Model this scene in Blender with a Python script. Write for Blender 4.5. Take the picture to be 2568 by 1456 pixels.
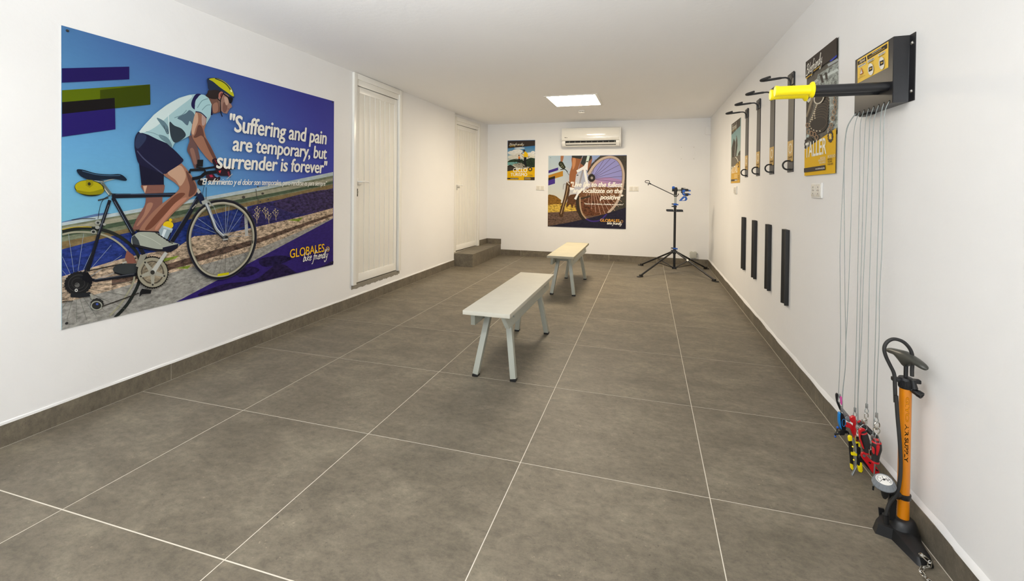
import bpy, bmesh, math, random
from math import sin, cos, pi, radians, atan2, sqrt
from mathutils import Vector, Matrix
from mathutils.geometry import tessellate_polygon
random.seed(7)
SC = bpy.context.scene
for o in list(bpy.data.objects): bpy.data.objects.remove(o)
COL = SC.collection

# ---------------------------------------------------------------- camera
FPX = 1121.18; YAW = 0.28171; PITCH = -0.011119; ROLL = 0.010433; CX = 15.70; CY = -245.50
CAMZ = 1.17355
_c, _s = cos(YAW), sin(YAW); _c2, _s2 = cos(PITCH), sin(PITCH); _c3, _s3 = cos(ROLL), sin(ROLL)
R0 = Vector((_c, _s, 0)); F0 = Vector((-_s*_c2, _c*_c2, _s2)); U0 = Vector((_s*_s2, -_c*_s2, _c2))
RV = R0*_c3 + U0*_s3; UV_ = U0*_c3 - R0*_s3
CAMP = Vector((0, 0, CAMZ))
cam = bpy.data.cameras.new('camera'); camo = bpy.data.objects.new('camera', cam); COL.objects.link(camo)
camo.matrix_world = Matrix(((RV.x, UV_.x, -F0.x, 0), (RV.y, UV_.y, -F0.y, 0), (RV.z, UV_.z, -F0.z, CAMZ), (0, 0, 0, 1)))
cam.sensor_fit = 'HORIZONTAL'; cam.sensor_width = 36.0; cam.lens = 36.0*FPX/2568
cam.shift_x = -CX/2568; cam.shift_y = CY/2568
cam.clip_start = 0.02; cam.clip_end = 60
SC.camera = camo

# ---------------------------------------------------------------- world, lights, exposure
vs = SC.view_settings
vs.view_transform = 'Standard'; vs.look = 'None'; vs.gamma = 1.0; vs.exposure = 0.17
try: vs.use_curve_mapping = False
except Exception: pass
W = bpy.data.worlds.new('world'); SC.world = W; W.use_nodes = True
W.node_tree.nodes['Background'].inputs[0].default_value = (0.80, 0.90, 1.0, 1)
W.node_tree.nodes['Background'].inputs[1].default_value = 1.0
LED_STRENGTH = 49.0
def area(name, loc, rot, sx, sy, power, color):
    l = bpy.data.lights.new(name, 'AREA'); l.shape = 'RECTANGLE'; l.size = sx; l.size_y = sy
    l.energy = power; l.color = color
    o = bpy.data.objects.new(name, l); o.location = loc; o.rotation_euler = rot; COL.objects.link(o); return o
# daylight through the open garage doorway behind the camera, then two added area lamps that brighten the ceiling
area('doorway_daylight', (-0.9, -1.95, 1.10), (radians(90), 0, 0), 3.0, 2.0, 6.0, (0.94, 0.97, 1.0))
area('added_outdoor_uplight', (-0.9, -3.6, 0.0), (radians(180), 0, 0), 3.2, 2.6, 370.0, (0.95, 0.98, 1.0))  # added uplight on the ground outside, there to lift the ceiling
fl_ = area('added_ceiling_fill', (-0.9, -0.3, 1.45), (radians(180-38), 0, 0), 0.5, 0.5, 54.0, (0.97, 0.985, 1.0)); fl_.data.spread = radians(115)  # added fill lamp behind the camera, aimed up to brighten the ceiling

# ---------------------------------------------------------------- pixel helpers (photo pixel -> point on a real plane)
def P(px, py, ax, val):
    u = (px-1284-CX)/FPX; v = (py-728-CY)/FPX
    d = RV*u - UV_*v + F0
    t = (val-CAMP[ax])/d[ax]
    return CAMP + d*t
def crop(ox, oy, sc):
    return lambda x, y: (ox+x/sc, oy+y/sc)
XL, XR, YB, H = -2.739, 0.911, 7.39, 2.271

# ---------------------------------------------------------------- materials
def s2l(c):
    f = lambda v: v/12.92 if v <= 0.04045 else ((v+0.055)/1.055)**2.4
    return tuple(f(x/255.0) for x in c[:3])
MATS = {}
def mat(name, rgb, rough=0.5, metal=0.0, spec=0.5, bump=0.0, bscale=200.0, var=0.0, vscale=8.0, emit=None, coat=0.0):
    if name in MATS: return MATS[name]
    m = bpy.data.materials.new(name); m.use_nodes = True; nt = m.node_tree; b = nt.nodes['Principled BSDF']
    col = (*s2l(rgb), 1)
    b.inputs['Base Color'].default_value = col
    b.inputs['Roughness'].default_value = rough; b.inputs['Metallic'].default_value = metal
    b.inputs['Specular IOR Level'].default_value = spec; b.inputs['Coat Weight'].default_value = coat
    tc = nt.nodes.new('ShaderNodeTexCoord')
    n = nt.nodes.new('ShaderNodeTexNoise'); n.inputs['Scale'].default_value = vscale; n.inputs['Detail'].default_value = 5
    nt.links.new(tc.outputs['Object'], n.inputs['Vector'])
    mx = nt.nodes.new('ShaderNodeMix'); mx.data_type = 'RGBA'
    v = max(var, 0.015)
    mx.inputs[6].default_value = (*[x*(1-v) for x in col[:3]], 1); mx.inputs[7].default_value = (*[min(1, x*(1+v)) for x in col[:3]], 1)
    nt.links.new(n.outputs['Fac'], mx.inputs[0]); nt.links.new(mx.outputs[2], b.inputs['Base Color'])
    if bump:
        n2 = nt.nodes.new('ShaderNodeTexNoise'); n2.inputs['Scale'].default_value = bscale; n2.inputs['Detail'].default_value = 3
        nt.links.new(tc.outputs['Object'], n2.inputs['Vector'])
        bp = nt.nodes.new('ShaderNodeBump'); bp.inputs['Strength'].default_value = bump; bp.inputs['Distance'].default_value = 0.002
        nt.links.new(n2.outputs['Fac'], bp.inputs['Height']); nt.links.new(bp.outputs['Normal'], b.inputs['Normal'])
    if emit:
        b.inputs['Emission Color'].default_value = (*emit[0], 1); b.inputs['Emission Strength'].default_value = emit[1]
    MATS[name] = m; return m

def wall_mat(name, rgb, rough=0.55, smudge=0.04):
    m = bpy.data.materials.new(name); m.use_nodes = True; nt = m.node_tree; b = nt.nodes['Principled BSDF']
    col = s2l(rgb); b.inputs['Roughness'].default_value = rough; b.inputs['Specular IOR Level'].default_value = 0.25
    tc = nt.nodes.new('ShaderNodeTexCoord')
    n = nt.nodes.new('ShaderNodeTexNoise'); n.inputs['Scale'].default_value = 1.6; n.inputs['Detail'].default_value = 6
    nt.links.new(tc.outputs['Object'], n.inputs['Vector'])
    r = nt.nodes.new('ShaderNodeMapRange'); r.inputs[1].default_value = 0.35; r.inputs[2].default_value = 0.75
    nt.links.new(n.outputs['Fac'], r.inputs[0])
    mx = nt.nodes.new('ShaderNodeMix'); mx.data_type = 'RGBA'
    mx.inputs[6].default_value = (*col, 1); mx.inputs[7].default_value = (*[x*(1-smudge) for x in col], 1)
    nt.links.new(r.outputs[0], mx.inputs[0]); nt.links.new(mx.outputs[2], b.inputs['Base Color'])
    n2 = nt.nodes.new('ShaderNodeTexNoise'); n2.inputs['Scale'].default_value = 28; n2.inputs['Detail'].default_value = 4
    nt.links.new(tc.outputs['Object'], n2.inputs['Vector'])
    bp = nt.nodes.new('ShaderNodeBump'); bp.inputs['Strength'].default_value = 0.25; bp.inputs['Distance'].default_value = 0.004
    nt.links.new(n2.outputs['Fac'], bp.inputs['Height']); nt.links.new(bp.outputs['Normal'], b.inputs['Normal'])
    return m

def tile_mat(name='tile', k=1.0):
    m = bpy.data.materials.new(name); m.use_nodes = True; nt = m.node_tree; b = nt.nodes['Principled BSDF']
    L = nt.links.new
    tc = nt.nodes.new('ShaderNodeTexCoord'); oi = nt.nodes.new('ShaderNodeObjectInfo')
    mul = nt.nodes.new('ShaderNodeVectorMath'); mul.operation = 'SCALE'; mul.inputs['Scale'].default_value = 37.0
    cmb = nt.nodes.new('ShaderNodeCombineXYZ')
    for i in range(3): L(oi.outputs['Random'], cmb.inputs[i])
    L(cmb.outputs[0], mul.inputs[0])
    add = nt.nodes.new('ShaderNodeVectorMath'); L(tc.outputs['Object'], add.inputs[0]); L(mul.outputs[0], add.inputs[1])
    def noise(sc, det, rough=0.6, dist=0.0, stretch=None):
        n = nt.nodes.new('ShaderNodeTexNoise'); n.inputs['Scale'].default_value = sc; n.inputs['Detail'].default_value = det
        n.inputs['Roughness'].default_value = rough; n.inputs['Distortion'].default_value = dist
        if stretch:
            mp = nt.nodes.new('ShaderNodeMapping'); mp.inputs['Scale'].default_value = stretch
            L(add.outputs[0], mp.inputs[0]); L(mp.outputs[0], n.inputs['Vector'])
        else: L(add.outputs[0], n.inputs['Vector'])
        return n
    def ramp(src, stops):
        r = nt.nodes.new('ShaderNodeValToRGB'); e = r.color_ramp.elements
        e[0].position, e[0].color = stops[0][0], (*stops[0][1], 1); e[1].position, e[1].color = stops[-1][0], (*stops[-1][1], 1)
        for p, c in stops[1:-1]:
            q = e.new(p); q.color = (*c, 1)
        L(src, r.inputs[0]); return r
    C = lambda *c: [x*k for x in s2l(c)]
    n1 = noise(3.2, 12, 0.72, 0.35, (1.0, 1.6, 1.0))
    base = ramp(n1.outputs['Fac'], [(0.34, C(101, 94, 81)), (0.5, C(113, 105, 91)), (0.64, C(126, 118, 102))])
    n2 = noise(26, 12, 0.85, 0.1, (1, 1.5, 1))
    fine = ramp(n2.outputs['Fac'], [(0.37, (0.66, 0.665, 0.665)), (0.5, (0.97, 0.97, 0.97)), (0.64, (1.27, 1.26, 1.24))])
    m1 = nt.nodes.new('ShaderNodeMix'); m1.data_type = 'RGBA'; m1.blend_type = 'MULTIPLY'; m1.inputs[0].default_value = 0.85
    L(base.outputs[0], m1.inputs[6]); L(fine.outputs[0], m1.inputs[7])
    n3 = noise(95, 2, 0.5)          # small pits and pale grains, gathered in patches
    spk = ramp(n3.outputs['Fac'], [(0.25, (0.45, 0.46, 0.46)), (0.33, (1, 1, 1)), (0.68, (1, 1, 1)), (0.75, (1.7, 1.66, 1.6))])
    n4 = noise(4.5, 6, 0.7)
    pf = nt.nodes.new('ShaderNodeMapRange'); pf.inputs[1].default_value = 0.42; pf.inputs[2].default_value = 0.62; L(n4.outputs['Fac'], pf.inputs[0])
    m2 = nt.nodes.new('ShaderNodeMix'); m2.data_type = 'RGBA'; m2.blend_type = 'MULTIPLY'
    L(pf.outputs[0], m2.inputs[0]); L(m1.outputs[2], m2.inputs[6]); L(spk.outputs[0], m2.inputs[7])
    L(m2.outputs[2], b.inputs['Base Color'])
    b.inputs['Roughness'].default_value = 0.5; b.inputs['Specular IOR Level'].default_value = 0.3
    bp = nt.nodes.new('ShaderNodeBump'); bp.inputs['Strength'].default_value = 0.12; bp.inputs['Distance'].default_value = 0.001
    L(n2.outputs['Fac'], bp.inputs['Height']); L(bp.outputs['Normal'], b.inputs['Normal'])
    MATS[name] = m; return m

def print_mat():
    """printed ink: colour comes from the print's own colour attribute, its alpha says how grainy the printed picture is"""
    m = bpy.data.materials.new('printed_ink'); m.use_nodes = True; nt = m.node_tree; b = nt.nodes['Principled BSDF']; L = nt.links.new
    at = nt.nodes.new('ShaderNodeAttribute'); at.attribute_name = 'Ink'
    tc = nt.nodes.new('ShaderNodeTexCoord')
    mp = nt.nodes.new('ShaderNodeMapping'); mp.inputs['Scale'].default_value = (1, 1, 2.2); mp.inputs['Rotation'].default_value = (radians(-14), 0, 0)
    L(tc.outputs['Object'], mp.inputs[0])
    n = nt.nodes.new('ShaderNodeTexNoise'); n.inputs['Scale'].default_value = 26; n.inputs['Detail'].default_value = 6; n.inputs['Roughness'].default_value = 0.75
    L(mp.outputs[0], n.inputs['Vector'])
    r = nt.nodes.new('ShaderNodeMapRange'); r.inputs[1].default_value = 0.36; r.inputs[2].default_value = 0.66; r.inputs[3].default_value = -0.85; r.inputs[4].default_value = 1.0
    L(n.outputs['Fac'], r.inputs[0])
    k = nt.nodes.new('ShaderNodeMath'); k.operation = 'MULTIPLY_ADD'; k.inputs[2].default_value = 1.0
    L(r.outputs[0], k.inputs[0]); L(at.outputs['Alpha'], k.inputs[1])
    v = nt.nodes.new('ShaderNodeVectorMath'); v.operation = 'SCALE'
    L(at.outputs['Color'], v.inputs[0]); L(k.outputs[0], v.inputs['Scale'])
    L(v.outputs[0], b.inputs['Base Color'])
    b.inputs['Roughness'].default_value = 0.55; b.inputs['Specular IOR Level'].default_value = 0.12
    return m
M_PRINT = print_mat()
M_WALL = wall_mat('wall_paint', (238, 237, 235)); M_CEIL = wall_mat('ceiling_paint', (248, 247, 246), 0.8, 0.01)
M_TILE = tile_mat(); M_SKIRT = tile_mat('skirting_tile', 0.97)
M_GROUT = mat('grout', (206, 199, 184), 0.9, bump=0.3)
M_WHITE = mat('white_lacquer', (240, 238, 231), 0.24, spec=0.5)
M_WPLAS = mat('white_plastic', (238, 236, 230), 0.3)
M_GREYP = mat('light_grey_plastic', (186, 186, 176), 0.5)
M_DARK = mat('black_gap', (14, 13, 12), 0.8)
M_BLACK = mat('black_powder_coat', (23, 23, 26), 0.36, bump=0.15, bscale=900)
M_BLK2 = mat('black_plastic', (24, 24, 25), 0.42)
M_RUBBER = mat('black_rubber', (38, 37, 36), 0.6)
M_ROPE = mat('wire_rope', (160, 167, 165), 0.45, metal=0.5, bump=0.6, bscale=700)
M_INSET = mat('socket_insert', (220, 214, 200), 0.35)
M_STEEL = mat('zinc_steel', (168, 173, 172), 0.35, metal=0.85)
M_CHROME = mat('chrome', (205, 203, 196), 0.15, metal=1.0)
M_YEL = mat('yellow_rubber', (250, 226, 0), 0.42)
M_ORANGE = mat('orange_lacquer', (214, 128, 4), 0.3, coat=0.3)
M_BLUE = mat('blue_plastic', (20, 84, 178), 0.38)
M_RED = mat('red_plastic', (196, 22, 30), 0.35)
M_PINK = mat('pink_plastic', (216, 80, 160), 0.4)
M_CYAN = mat('sky_blue_plastic', (20, 130, 205), 0.4)
M_GREYM = mat('grey_enamel', (118, 122, 126), 0.4)
M_BENCHTOP2 = mat('lamp_tinted_laminate', (176, 170, 148), 0.6, var=0.12, vscale=9, bump=0.1, bscale=120)  # farther seat: the ceiling panel's warm light is put into this colour
M_BENCHTOP = mat('bench_laminate', (202, 198, 183), 0.6, var=0.06, vscale=14, bump=0.1, bscale=120)
M_BENCHLEG = mat('bench_grey_green_paint', (176, 178, 166), 0.42)
M_CEMENT = mat('raw_cement', (140, 134, 122), 0.95, var=0.2, vscale=30, bump=0.8, bscale=60)
M_LED = mat('led_diffuser', (255, 252, 244), 0.5, emit=((1.0, 0.845, 0.63), LED_STRENGTH))
M_ALU = mat('silver_tube', (168, 170, 160), 0.3, metal=0.85)

# ---------------------------------------------------------------- mesh building
class MB:
    def __init__(s): s.v = []; s.f = []
    def add(s, vs_, fs):
        b = len(s.v); s.v += [Vector(x) for x in vs_]; s.f += [tuple(b+i for i in f) for f in fs]; return s
    def box(s, x0, x1, y0, y1, z0, z1):
        return s.add([(x0,y0,z0),(x1,y0,z0),(x1,y1,z0),(x0,y1,z0),(x0,y0,z1),(x1,y0,z1),(x1,y1,z1),(x0,y1,z1)],
                     [(0,3,2,1),(4,5,6,7),(0,1,5,4),(1,2,6,5),(2,3,7,6),(3,0,4,7)])
    def hexa(s, a, b):   # a, b: two quads (lists of 4 points), joined
        return s.add(list(a)+list(b), [(0,3,2,1),(4,5,6,7),(0,1,5,4),(1,2,6,5),(2,3,7,6),(3,0,4,7)])
    def beam(s, p0, p1, w, d, up=(0,1,0), up2=None):
        p0, p1 = Vector(p0), Vector(p1); t = (p1-p0).normalized(); u = Vector(up); a = (u-t*u.dot(t)).normalized(); c = t.cross(a)
        q = lambda p: [p+a*(d/2)*i+c*(w/2)*j for i, j in ((-1,-1),(1,-1),(1,1),(-1,1))]
        return s.hexa(q(p0), q(p1))
    def tube(s, pts, r, seg=10, closed=False, flat=None):
        pts = [Vector(p) for p in pts]; n = len(pts); rs = r if isinstance(r, (list, tuple)) else [r]*n
        tan = []
        for i in range(n):
            a = pts[(i-1) % n] if (closed or i > 0) else pts[i]; b = pts[(i+1) % n] if (closed or i < n-1) else pts[i]
            tan.append((b-a).normalized())
        ref = Vector((0,0,1)) if abs(tan[0].z) < 0.9 else Vector((0,1,0))
        a = (ref-tan[0]*ref.dot(tan[0])).normalized(); vs_ = []
        for i in range(n):
            a = (a-tan[i]*a.dot(tan[i])).normalized(); c = tan[i].cross(a)
            for k in range(seg):
                th = 2*pi*k/seg; vs_.append(pts[i]+(a*cos(th)*(flat or 1.0)+c*sin(th))*rs[i])
        fs = []
        for i in range(n if closed else n-1):
            j = (i+1) % n
            for k in range(seg):
                l = (k+1) % seg; fs.append((i*seg+k, i*seg+l, j*seg+l, j*seg+k))
        if not closed:
            fs.append(tuple(reversed(range(seg)))); fs.append(tuple((n-1)*seg+k for k in range(seg)))
        return s.add(vs_, fs)
    def lathe(s, base, axis, prof, seg=24):   # prof: (distance along axis, radius)
        base = Vector(base); t = Vector(axis).normalized()
        return s.tube2([base+t*d for d, r in prof], [r for d, r in prof], t, seg)
    def tube2(s, pts, rs, t, seg):
        ref = Vector((0,0,1)) if abs(t.z) < 0.9 else Vector((0,1,0)); a = (ref-t*ref.dot(t)).normalized(); c = t.cross(a)
        vs_ = []; n = len(pts)
        for p, r in zip(pts, rs):
            for k in range(seg):
                th = 2*pi*k/seg; vs_.append(p+(a*cos(th)+c*sin(th))*max(r, 1e-5))
        fs = [(i*seg+k, i*seg+(k+1) % seg, (i+1)*seg+(k+1) % seg, (i+1)*seg+k) for i in range(n-1) for k in range(seg)]
        fs += [tuple(reversed(range(seg))), tuple((n-1)*seg+k for k in range(seg))]
        return s.add(vs_, fs)
    def cyl(s, p0, p1, r, seg=16):
        p0, p1 = Vector(p0), Vector(p1); return s.tube2([p0, p1], [r, r], (p1-p0).normalized(), seg)
    def ball(s, c, r, seg=14, rings=8):
        return s.lathe(Vector(c)-Vector((0,0,r)), (0,0,1), [(r-r*cos(pi*i/rings), r*sin(pi*i/rings)) for i in range(rings+1)], seg)
    def prism(s, pts, d):   # closed outline of 3D points extruded by vector d
        pts = [Vector(p) for p in pts]; d = Vector(d); n = len(pts)
        tri = tessellate_polygon([pts])
        vs_ = pts+[p+d for p in pts]
        fs = [tuple(t) for t in tri]+[tuple(n+i for i in reversed(t)) for t in tri]
        fs += [(i, (i+1) % n, n+(i+1) % n, n+i) for i in range(n)]
        return s.add(vs_, fs)
    def build(s, name, m, parent=None, origin=None, bevel=0.0, seg=2, smooth=True, ang=35):
        o0 = Vector(origin) if origin is not None else Vector((0,0,0))
        if parent is not None and origin is None: o0 = world_loc(parent)
        bm = bmesh.new(); vv = [bm.verts.new(p-o0) for p in s.v]
        for f in s.f:
            try: bm.faces.new([vv[i] for i in f])
            except ValueError: pass
        if bevel:
            bmesh.ops.recalc_face_normals(bm, faces=bm.faces)
            es = [e for e in bm.edges if len(e.link_faces) == 2 and e.calc_face_angle(0) > radians(30)]
            bmesh.ops.bevel(bm, geom=es, offset=bevel, segments=seg, profile=0.6, affect='EDGES', clamp_overlap=True)
        bmesh.ops.recalc_face_normals(bm, faces=bm.faces)
        me = bpy.data.meshes.new(name); bm.to_mesh(me); bm.free()
        if smooth:
            me.polygons.foreach_set('use_smooth', [True]*len(me.polygons))
            try: me.set_sharp_from_angle(angle=radians(ang))
            except Exception: pass
        me.materials.append(m)
        ob = bpy.data.objects.new(name, me); COL.objects.link(ob)
        if parent is not None:
            ob.parent = parent; ob.location = o0-world_loc(parent)
        else: ob.location = o0
        return ob
def world_loc(o):
    l = Vector(o.location)
    while o.parent is not None: o = o.parent; l += o.location
    return l
def tag(o, label=None, cat=None, group=None, kind=None):
    if label: o['label'] = label
    if cat: o['category'] = cat
    if group: o['group'] = group
    if kind: o['kind'] = kind
    return o
def empty(name, loc, label=None, cat=None, group=None, kind=None):
    e = bpy.data.objects.new(name, None); e.location = loc; e.empty_display_size = 0.1; COL.objects.link(e)
    return tag(e, label, cat, group, kind)
def copy_tree(o, parent=None):
    c = o.copy(); COL.objects.link(c); c.parent = parent
    for ch in list(o.children): copy_tree(ch, c)
    return c
def smooth_path(pts, n=6, closed=False):
    pts = [Vector(p) for p in pts]; N = len(pts); out = []
    for i in range(N if closed else N-1):
        g = lambda k: pts[k % N] if closed else pts[min(max(k, 0), N-1)]
        p0, p1, p2, p3 = g(i-1), g(i), g(i+1), g(i+2)
        for j in range(n):
            t = j/n
            out.append(0.5*((2*p1)+(p2-p0)*t+(2*p0-5*p1+4*p2-p3)*t*t+(3*p1-p0-3*p2+p3)*t**3))
    if not closed: out.append(pts[-1])
    return out

# ---------------------------------------------------------------- printed surfaces
TXT = {}
def text_polys(string, shear=0.0, offset=0.0, spacing=1.0):
    """returns (verts2d, faces, bounds) of a line of lettering, size 1"""
    key = (string, shear, offset, spacing)
    if key in TXT: return TXT[key]
    cu = bpy.data.curves.new('lettering', 'FONT'); cu.body = string; cu.size = 1.0; cu.offset = offset; cu.resolution_u = 3
    cu.space_character = spacing
    ob = bpy.data.objects.new('lettering', cu); COL.objects.link(ob)
    me = bpy.data.meshes.new_from_object(ob)
    vs_ = [(v.co.x+shear*v.co.y, v.co.y) for v in me.vertices]; fs = [tuple(p.vertices) for p in me.polygons]
    bpy.data.objects.remove(ob); bpy.data.curves.remove(cu); bpy.data.meshes.remove(me)
    xs = [v[0] for v in vs_]; ys = [v[1] for v in vs_]
    TXT[key] = (vs_, fs, (min(xs), max(xs), min(ys), max(ys))); return TXT[key]
STROKES = {
 'B': (1.15, [[(.3,2),(.15,0)], [(.0,1.75),(.5,2.05),(1.0,1.75),(.9,1.25),(.35,1.05),(.95,.9),(1.0,.3),(.6,0),(-.2,.1)]]),
 'i': (.45, [[(.05,.9),(.1,.15),(.4,.15)], [(.15,1.4),(.2,1.5)]]),
 'k': (.75, [[(.2,2),(.05,0)], [(.65,1),(.2,.5),(.7,.05)]]),
 'e': (.65, [[(.1,.5),(.5,.65),(.45,1.0),(.15,.85),(.1,.25),(.35,.0),(.65,.3)]]),
 'f': (.6, [[(.75,1.8),(.5,2.1),(.3,1.2),(.2,-.7),(-.1,-.8)], [(.0,.9),(.6,1.0)]]),
 'r': (.5, [[(.1,1),(.1,.0)], [(.1,.6),(.3,.95),(.5,.95)]]),
 'n': (.7, [[(.1,1),(.1,0)], [(.1,.6),(.4,1.0),(.55,.6),(.6,.05)]]),
 'd': (.75, [[(.6,.85),(.25,1.0),(.08,.45),(.3,.0),(.6,.3)], [(.75,2.1),(.6,.9),(.65,.05)]]),
 'l': (.4, [[(.25,2.0),(.1,.8),(.12,.1),(.4,.15)]]),
 'y': (.7, [[(.1,1),(.15,.3),(.5,.2)], [(.65,1),(.5,-.5),(.1,-.9),(-.1,-.5)]]),
 'b': (.7, [[(.2,2),(.1,0)], [(.1,.6),(.45,1.0),(.6,.45),(.35,.0),(.1,.1)]]),
 '.': (.3, [[(.1,.05),(.18,.1)]]), ' ': (.5, [])}
class Print:
    DZ = 5e-5
    def __init__(s, ax, val, U, N, off=0.0):
        s.ax, s.val, s.U, s.N = ax, val, Vector(U), Vector(N); s.off = off; s.k = 0
        s.v = []; s.f = []; s.c = []; s.lim = None
    def uv(s, px, py):
        p = P(px, py, s.ax, s.val+s.N[s.ax]*s.off); return (p.dot(s.U), p.z)
    def emit(s, uvs, faces, cols):
        """cols: one (r,g,b,grain) per vertex, sRGB 0-255"""
        h = s.off+s.k*s.DZ; s.k += 1; b = len(s.v)
        if s.lim: uvs = [(min(max(u, s.lim[0]), s.lim[1]), min(max(z, s.lim[2]), s.lim[3])) for u, z in uvs]
        for u, z in uvs:
            p = s.U*u+Vector((0,0,z)); p[s.ax] = s.val+s.N[s.ax]*h; s.v.append(p)
        s.f += [tuple(b+i for i in f) for f in faces]; s.c += cols
    def poly(s, pts, col, grain=0.0, cr=None, smooth=False):
        if cr: pts = [cr(*p) for p in pts]
        if smooth: pts = [(p.x, p.y) for p in smooth_path([(x, y, 0) for x, y in pts], 4, True)]
        uvs = [s.uv(*p) for p in pts]
        tri = tessellate_polygon([[Vector((u, z, 0)) for u, z in uvs]])
        s.emit(uvs, [tuple(t) for t in tri], [(*s2l(col), grain)]*len(uvs))
    def grid(s, u0, u1, z0, z1, nu, nz, fn):
        uvs = [(u0+(u1-u0)*i/nu, z0+(z1-z0)*j/nz) for j in range(nz+1) for i in range(nu+1)]
        cols = []
        for j in range(nz+1):
            for i in range(nu+1):
                c = fn(i/nu, j/nz); cols.append((*s2l(c), c[3] if len(c) > 3 else 0.0))
        fs = [(j*(nu+1)+i, j*(nu+1)+i+1, (j+1)*(nu+1)+i+1, (j+1)*(nu+1)+i) for j in range(nz) for i in range(nu)]
        s.emit(uvs, fs, cols)
    def stroke(s, pts, w, col, cr=None, smooth=False, closed=False, grain=0.0, uvspace=False, w1=None):
        sc = 1.0
        if cr:
            a = cr(0, 0); b = cr(1, 0); sc = b[0]-a[0]; pts = [cr(*p) for p in pts]
        if smooth: pts = [(p.x, p.y) for p in smooth_path([(x, y, 0) for x, y in pts], 5, closed)]
        n = len(pts); L_, R_ = [], []
        for i in range(n):
            a = pts[(i-1) % n] if (closed or i) else pts[i]; b = pts[(i+1) % n] if (closed or i < n-1) else pts[i]
            dx, dy = b[0]-a[0], b[1]-a[1]; d = sqrt(dx*dx+dy*dy) or 1
            ww = (w+(w1-w)*i/(n-1) if w1 is not None else w)*sc/2
            L_.append((pts[i][0]-dy/d*ww, pts[i][1]+dx/d*ww)); R_.append((pts[i][0]+dy/d*ww, pts[i][1]-dx/d*ww))
        allp = L_+R_; uvs = allp if uvspace else [s.uv(*p) for p in allp]
        m = n if closed else n-1
        s.emit(uvs, [(i, (i+1) % n, n+(i+1) % n, n+i) for i in range(m)], [(*s2l(col), grain)]*(2*n))
    def ell(s, cx, cy, rx, ry, col, cr=None, rot=0, n=28, grain=0.0, teeth=0, td=0.1):
        pts = []
        if teeth: n = teeth*4
        for i in range(n):
            t = 2*pi*i/n; k = 1.0
            if teeth: k = 1+td*(1 if (i % 4) < 2 else 0)
            x, y = rx*k*cos(t), ry*k*sin(t); pts.append((cx+x*cos(rot)-y*sin(rot), cy+x*sin(rot)+y*cos(rot)))
        s.poly(pts, col, grain, cr)
    def ring(s, cx, cy, rx, ry, w, col, cr=None, n=36, rot=0):
        pts = [(cx+rx*cos(2*pi*i/n)*cos(rot)-ry*sin(2*pi*i/n)*sin(rot), cy+rx*cos(2*pi*i/n)*sin(rot)+ry*sin(2*pi*i/n)*cos(rot)) for i in range(n)]
        s.stroke(pts, w, col, cr, closed=True)
    def text(s, string, left, right, top, col, shear=0.0, bold=0.0, cr=None, spacing=1.0, desc=None):
        """left: pixel at the first letter's baseline, right: pixel at the last letter's baseline, top: pixel on the capitals' top"""
        if cr: left, right, top = cr(*left), cr(*right), cr(*top)
        a, b, c = s.uv(*left), s.uv(*right), s.uv(*top)
        vs_, fs, (x0, x1, y0, y1) = text_polys(string, 0.0, 0.0, spacing)
        z = (a[1]+b[1])/2
        cap = 0.729
        hgt = c[1]-z; ky = hgt/cap; W_ = b[0]-a[0]; kx = W_/((x1-x0) or 1)
        for ex, ey in (((0, 0),) if bold <= 0 else ((-bold, 0), (bold, 0), (0, bold*0.6), (0, -bold*0.6))):   # heavier weight: the letters set four times, a hair apart
            uvs = [(a[0]+(x-x0+ex)*kx+shear*y*ky, z+(y+ey)*ky) for x, y in vs_]
            s.emit(uvs, fs, [(*s2l(col), 0.0)]*len(uvs))
    def script(s, string, left, right, xh, col, w, cr=None, rise=0.0, lean=0.25):
        """brush lettering; left/right: baseline pixels, xh: x-height in m"""
        if cr: left, right = cr(*left), cr(*right)
        a, b = s.uv(*left), s.uv(*right)
        tot = sum(STROKES[ch][0] for ch in string); k = (b[0]-a[0])/tot; x = 0.0
        for ch in string:
            adv, sts = STROKES[ch]
            for st in sts:
                pts = [(a[0]+(x+px_)*k+lean*py_*xh, a[1]+(b[1]-a[1])*((x+px_)/tot)+py_*xh+rise*(x/tot)) for px_, py_ in st]
                s.stroke(pts, w, col, smooth=len(pts) > 2, uvspace=True)
            x += adv
    def build(s, name, parent, **kw):
        o0 = world_loc(parent); me = bpy.data.meshes.new(name)
        me.from_pydata([v-o0 for v in s.v], [], s.f); me.update()
        ca = me.color_attributes.new('Ink', 'FLOAT_COLOR', 'POINT')
        flat = []
        for c in s.c: flat += list(c)
        ca.data.foreach_set('color', flat)
        me.materials.append(M_PRINT)
        ob = bpy.data.objects.new(name, me); COL.objects.link(ob); ob.parent = parent
        return ob

# ================================================================ the room
YF = -2.0                     # the garage doorway end, behind the camera
Y_N = 6.075                   # where the left wall steps back for the second door
def rx(y): return -2.795+(y-Y_N)*(0.09/(YB-Y_N))       # the recessed wall runs slightly askew
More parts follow.
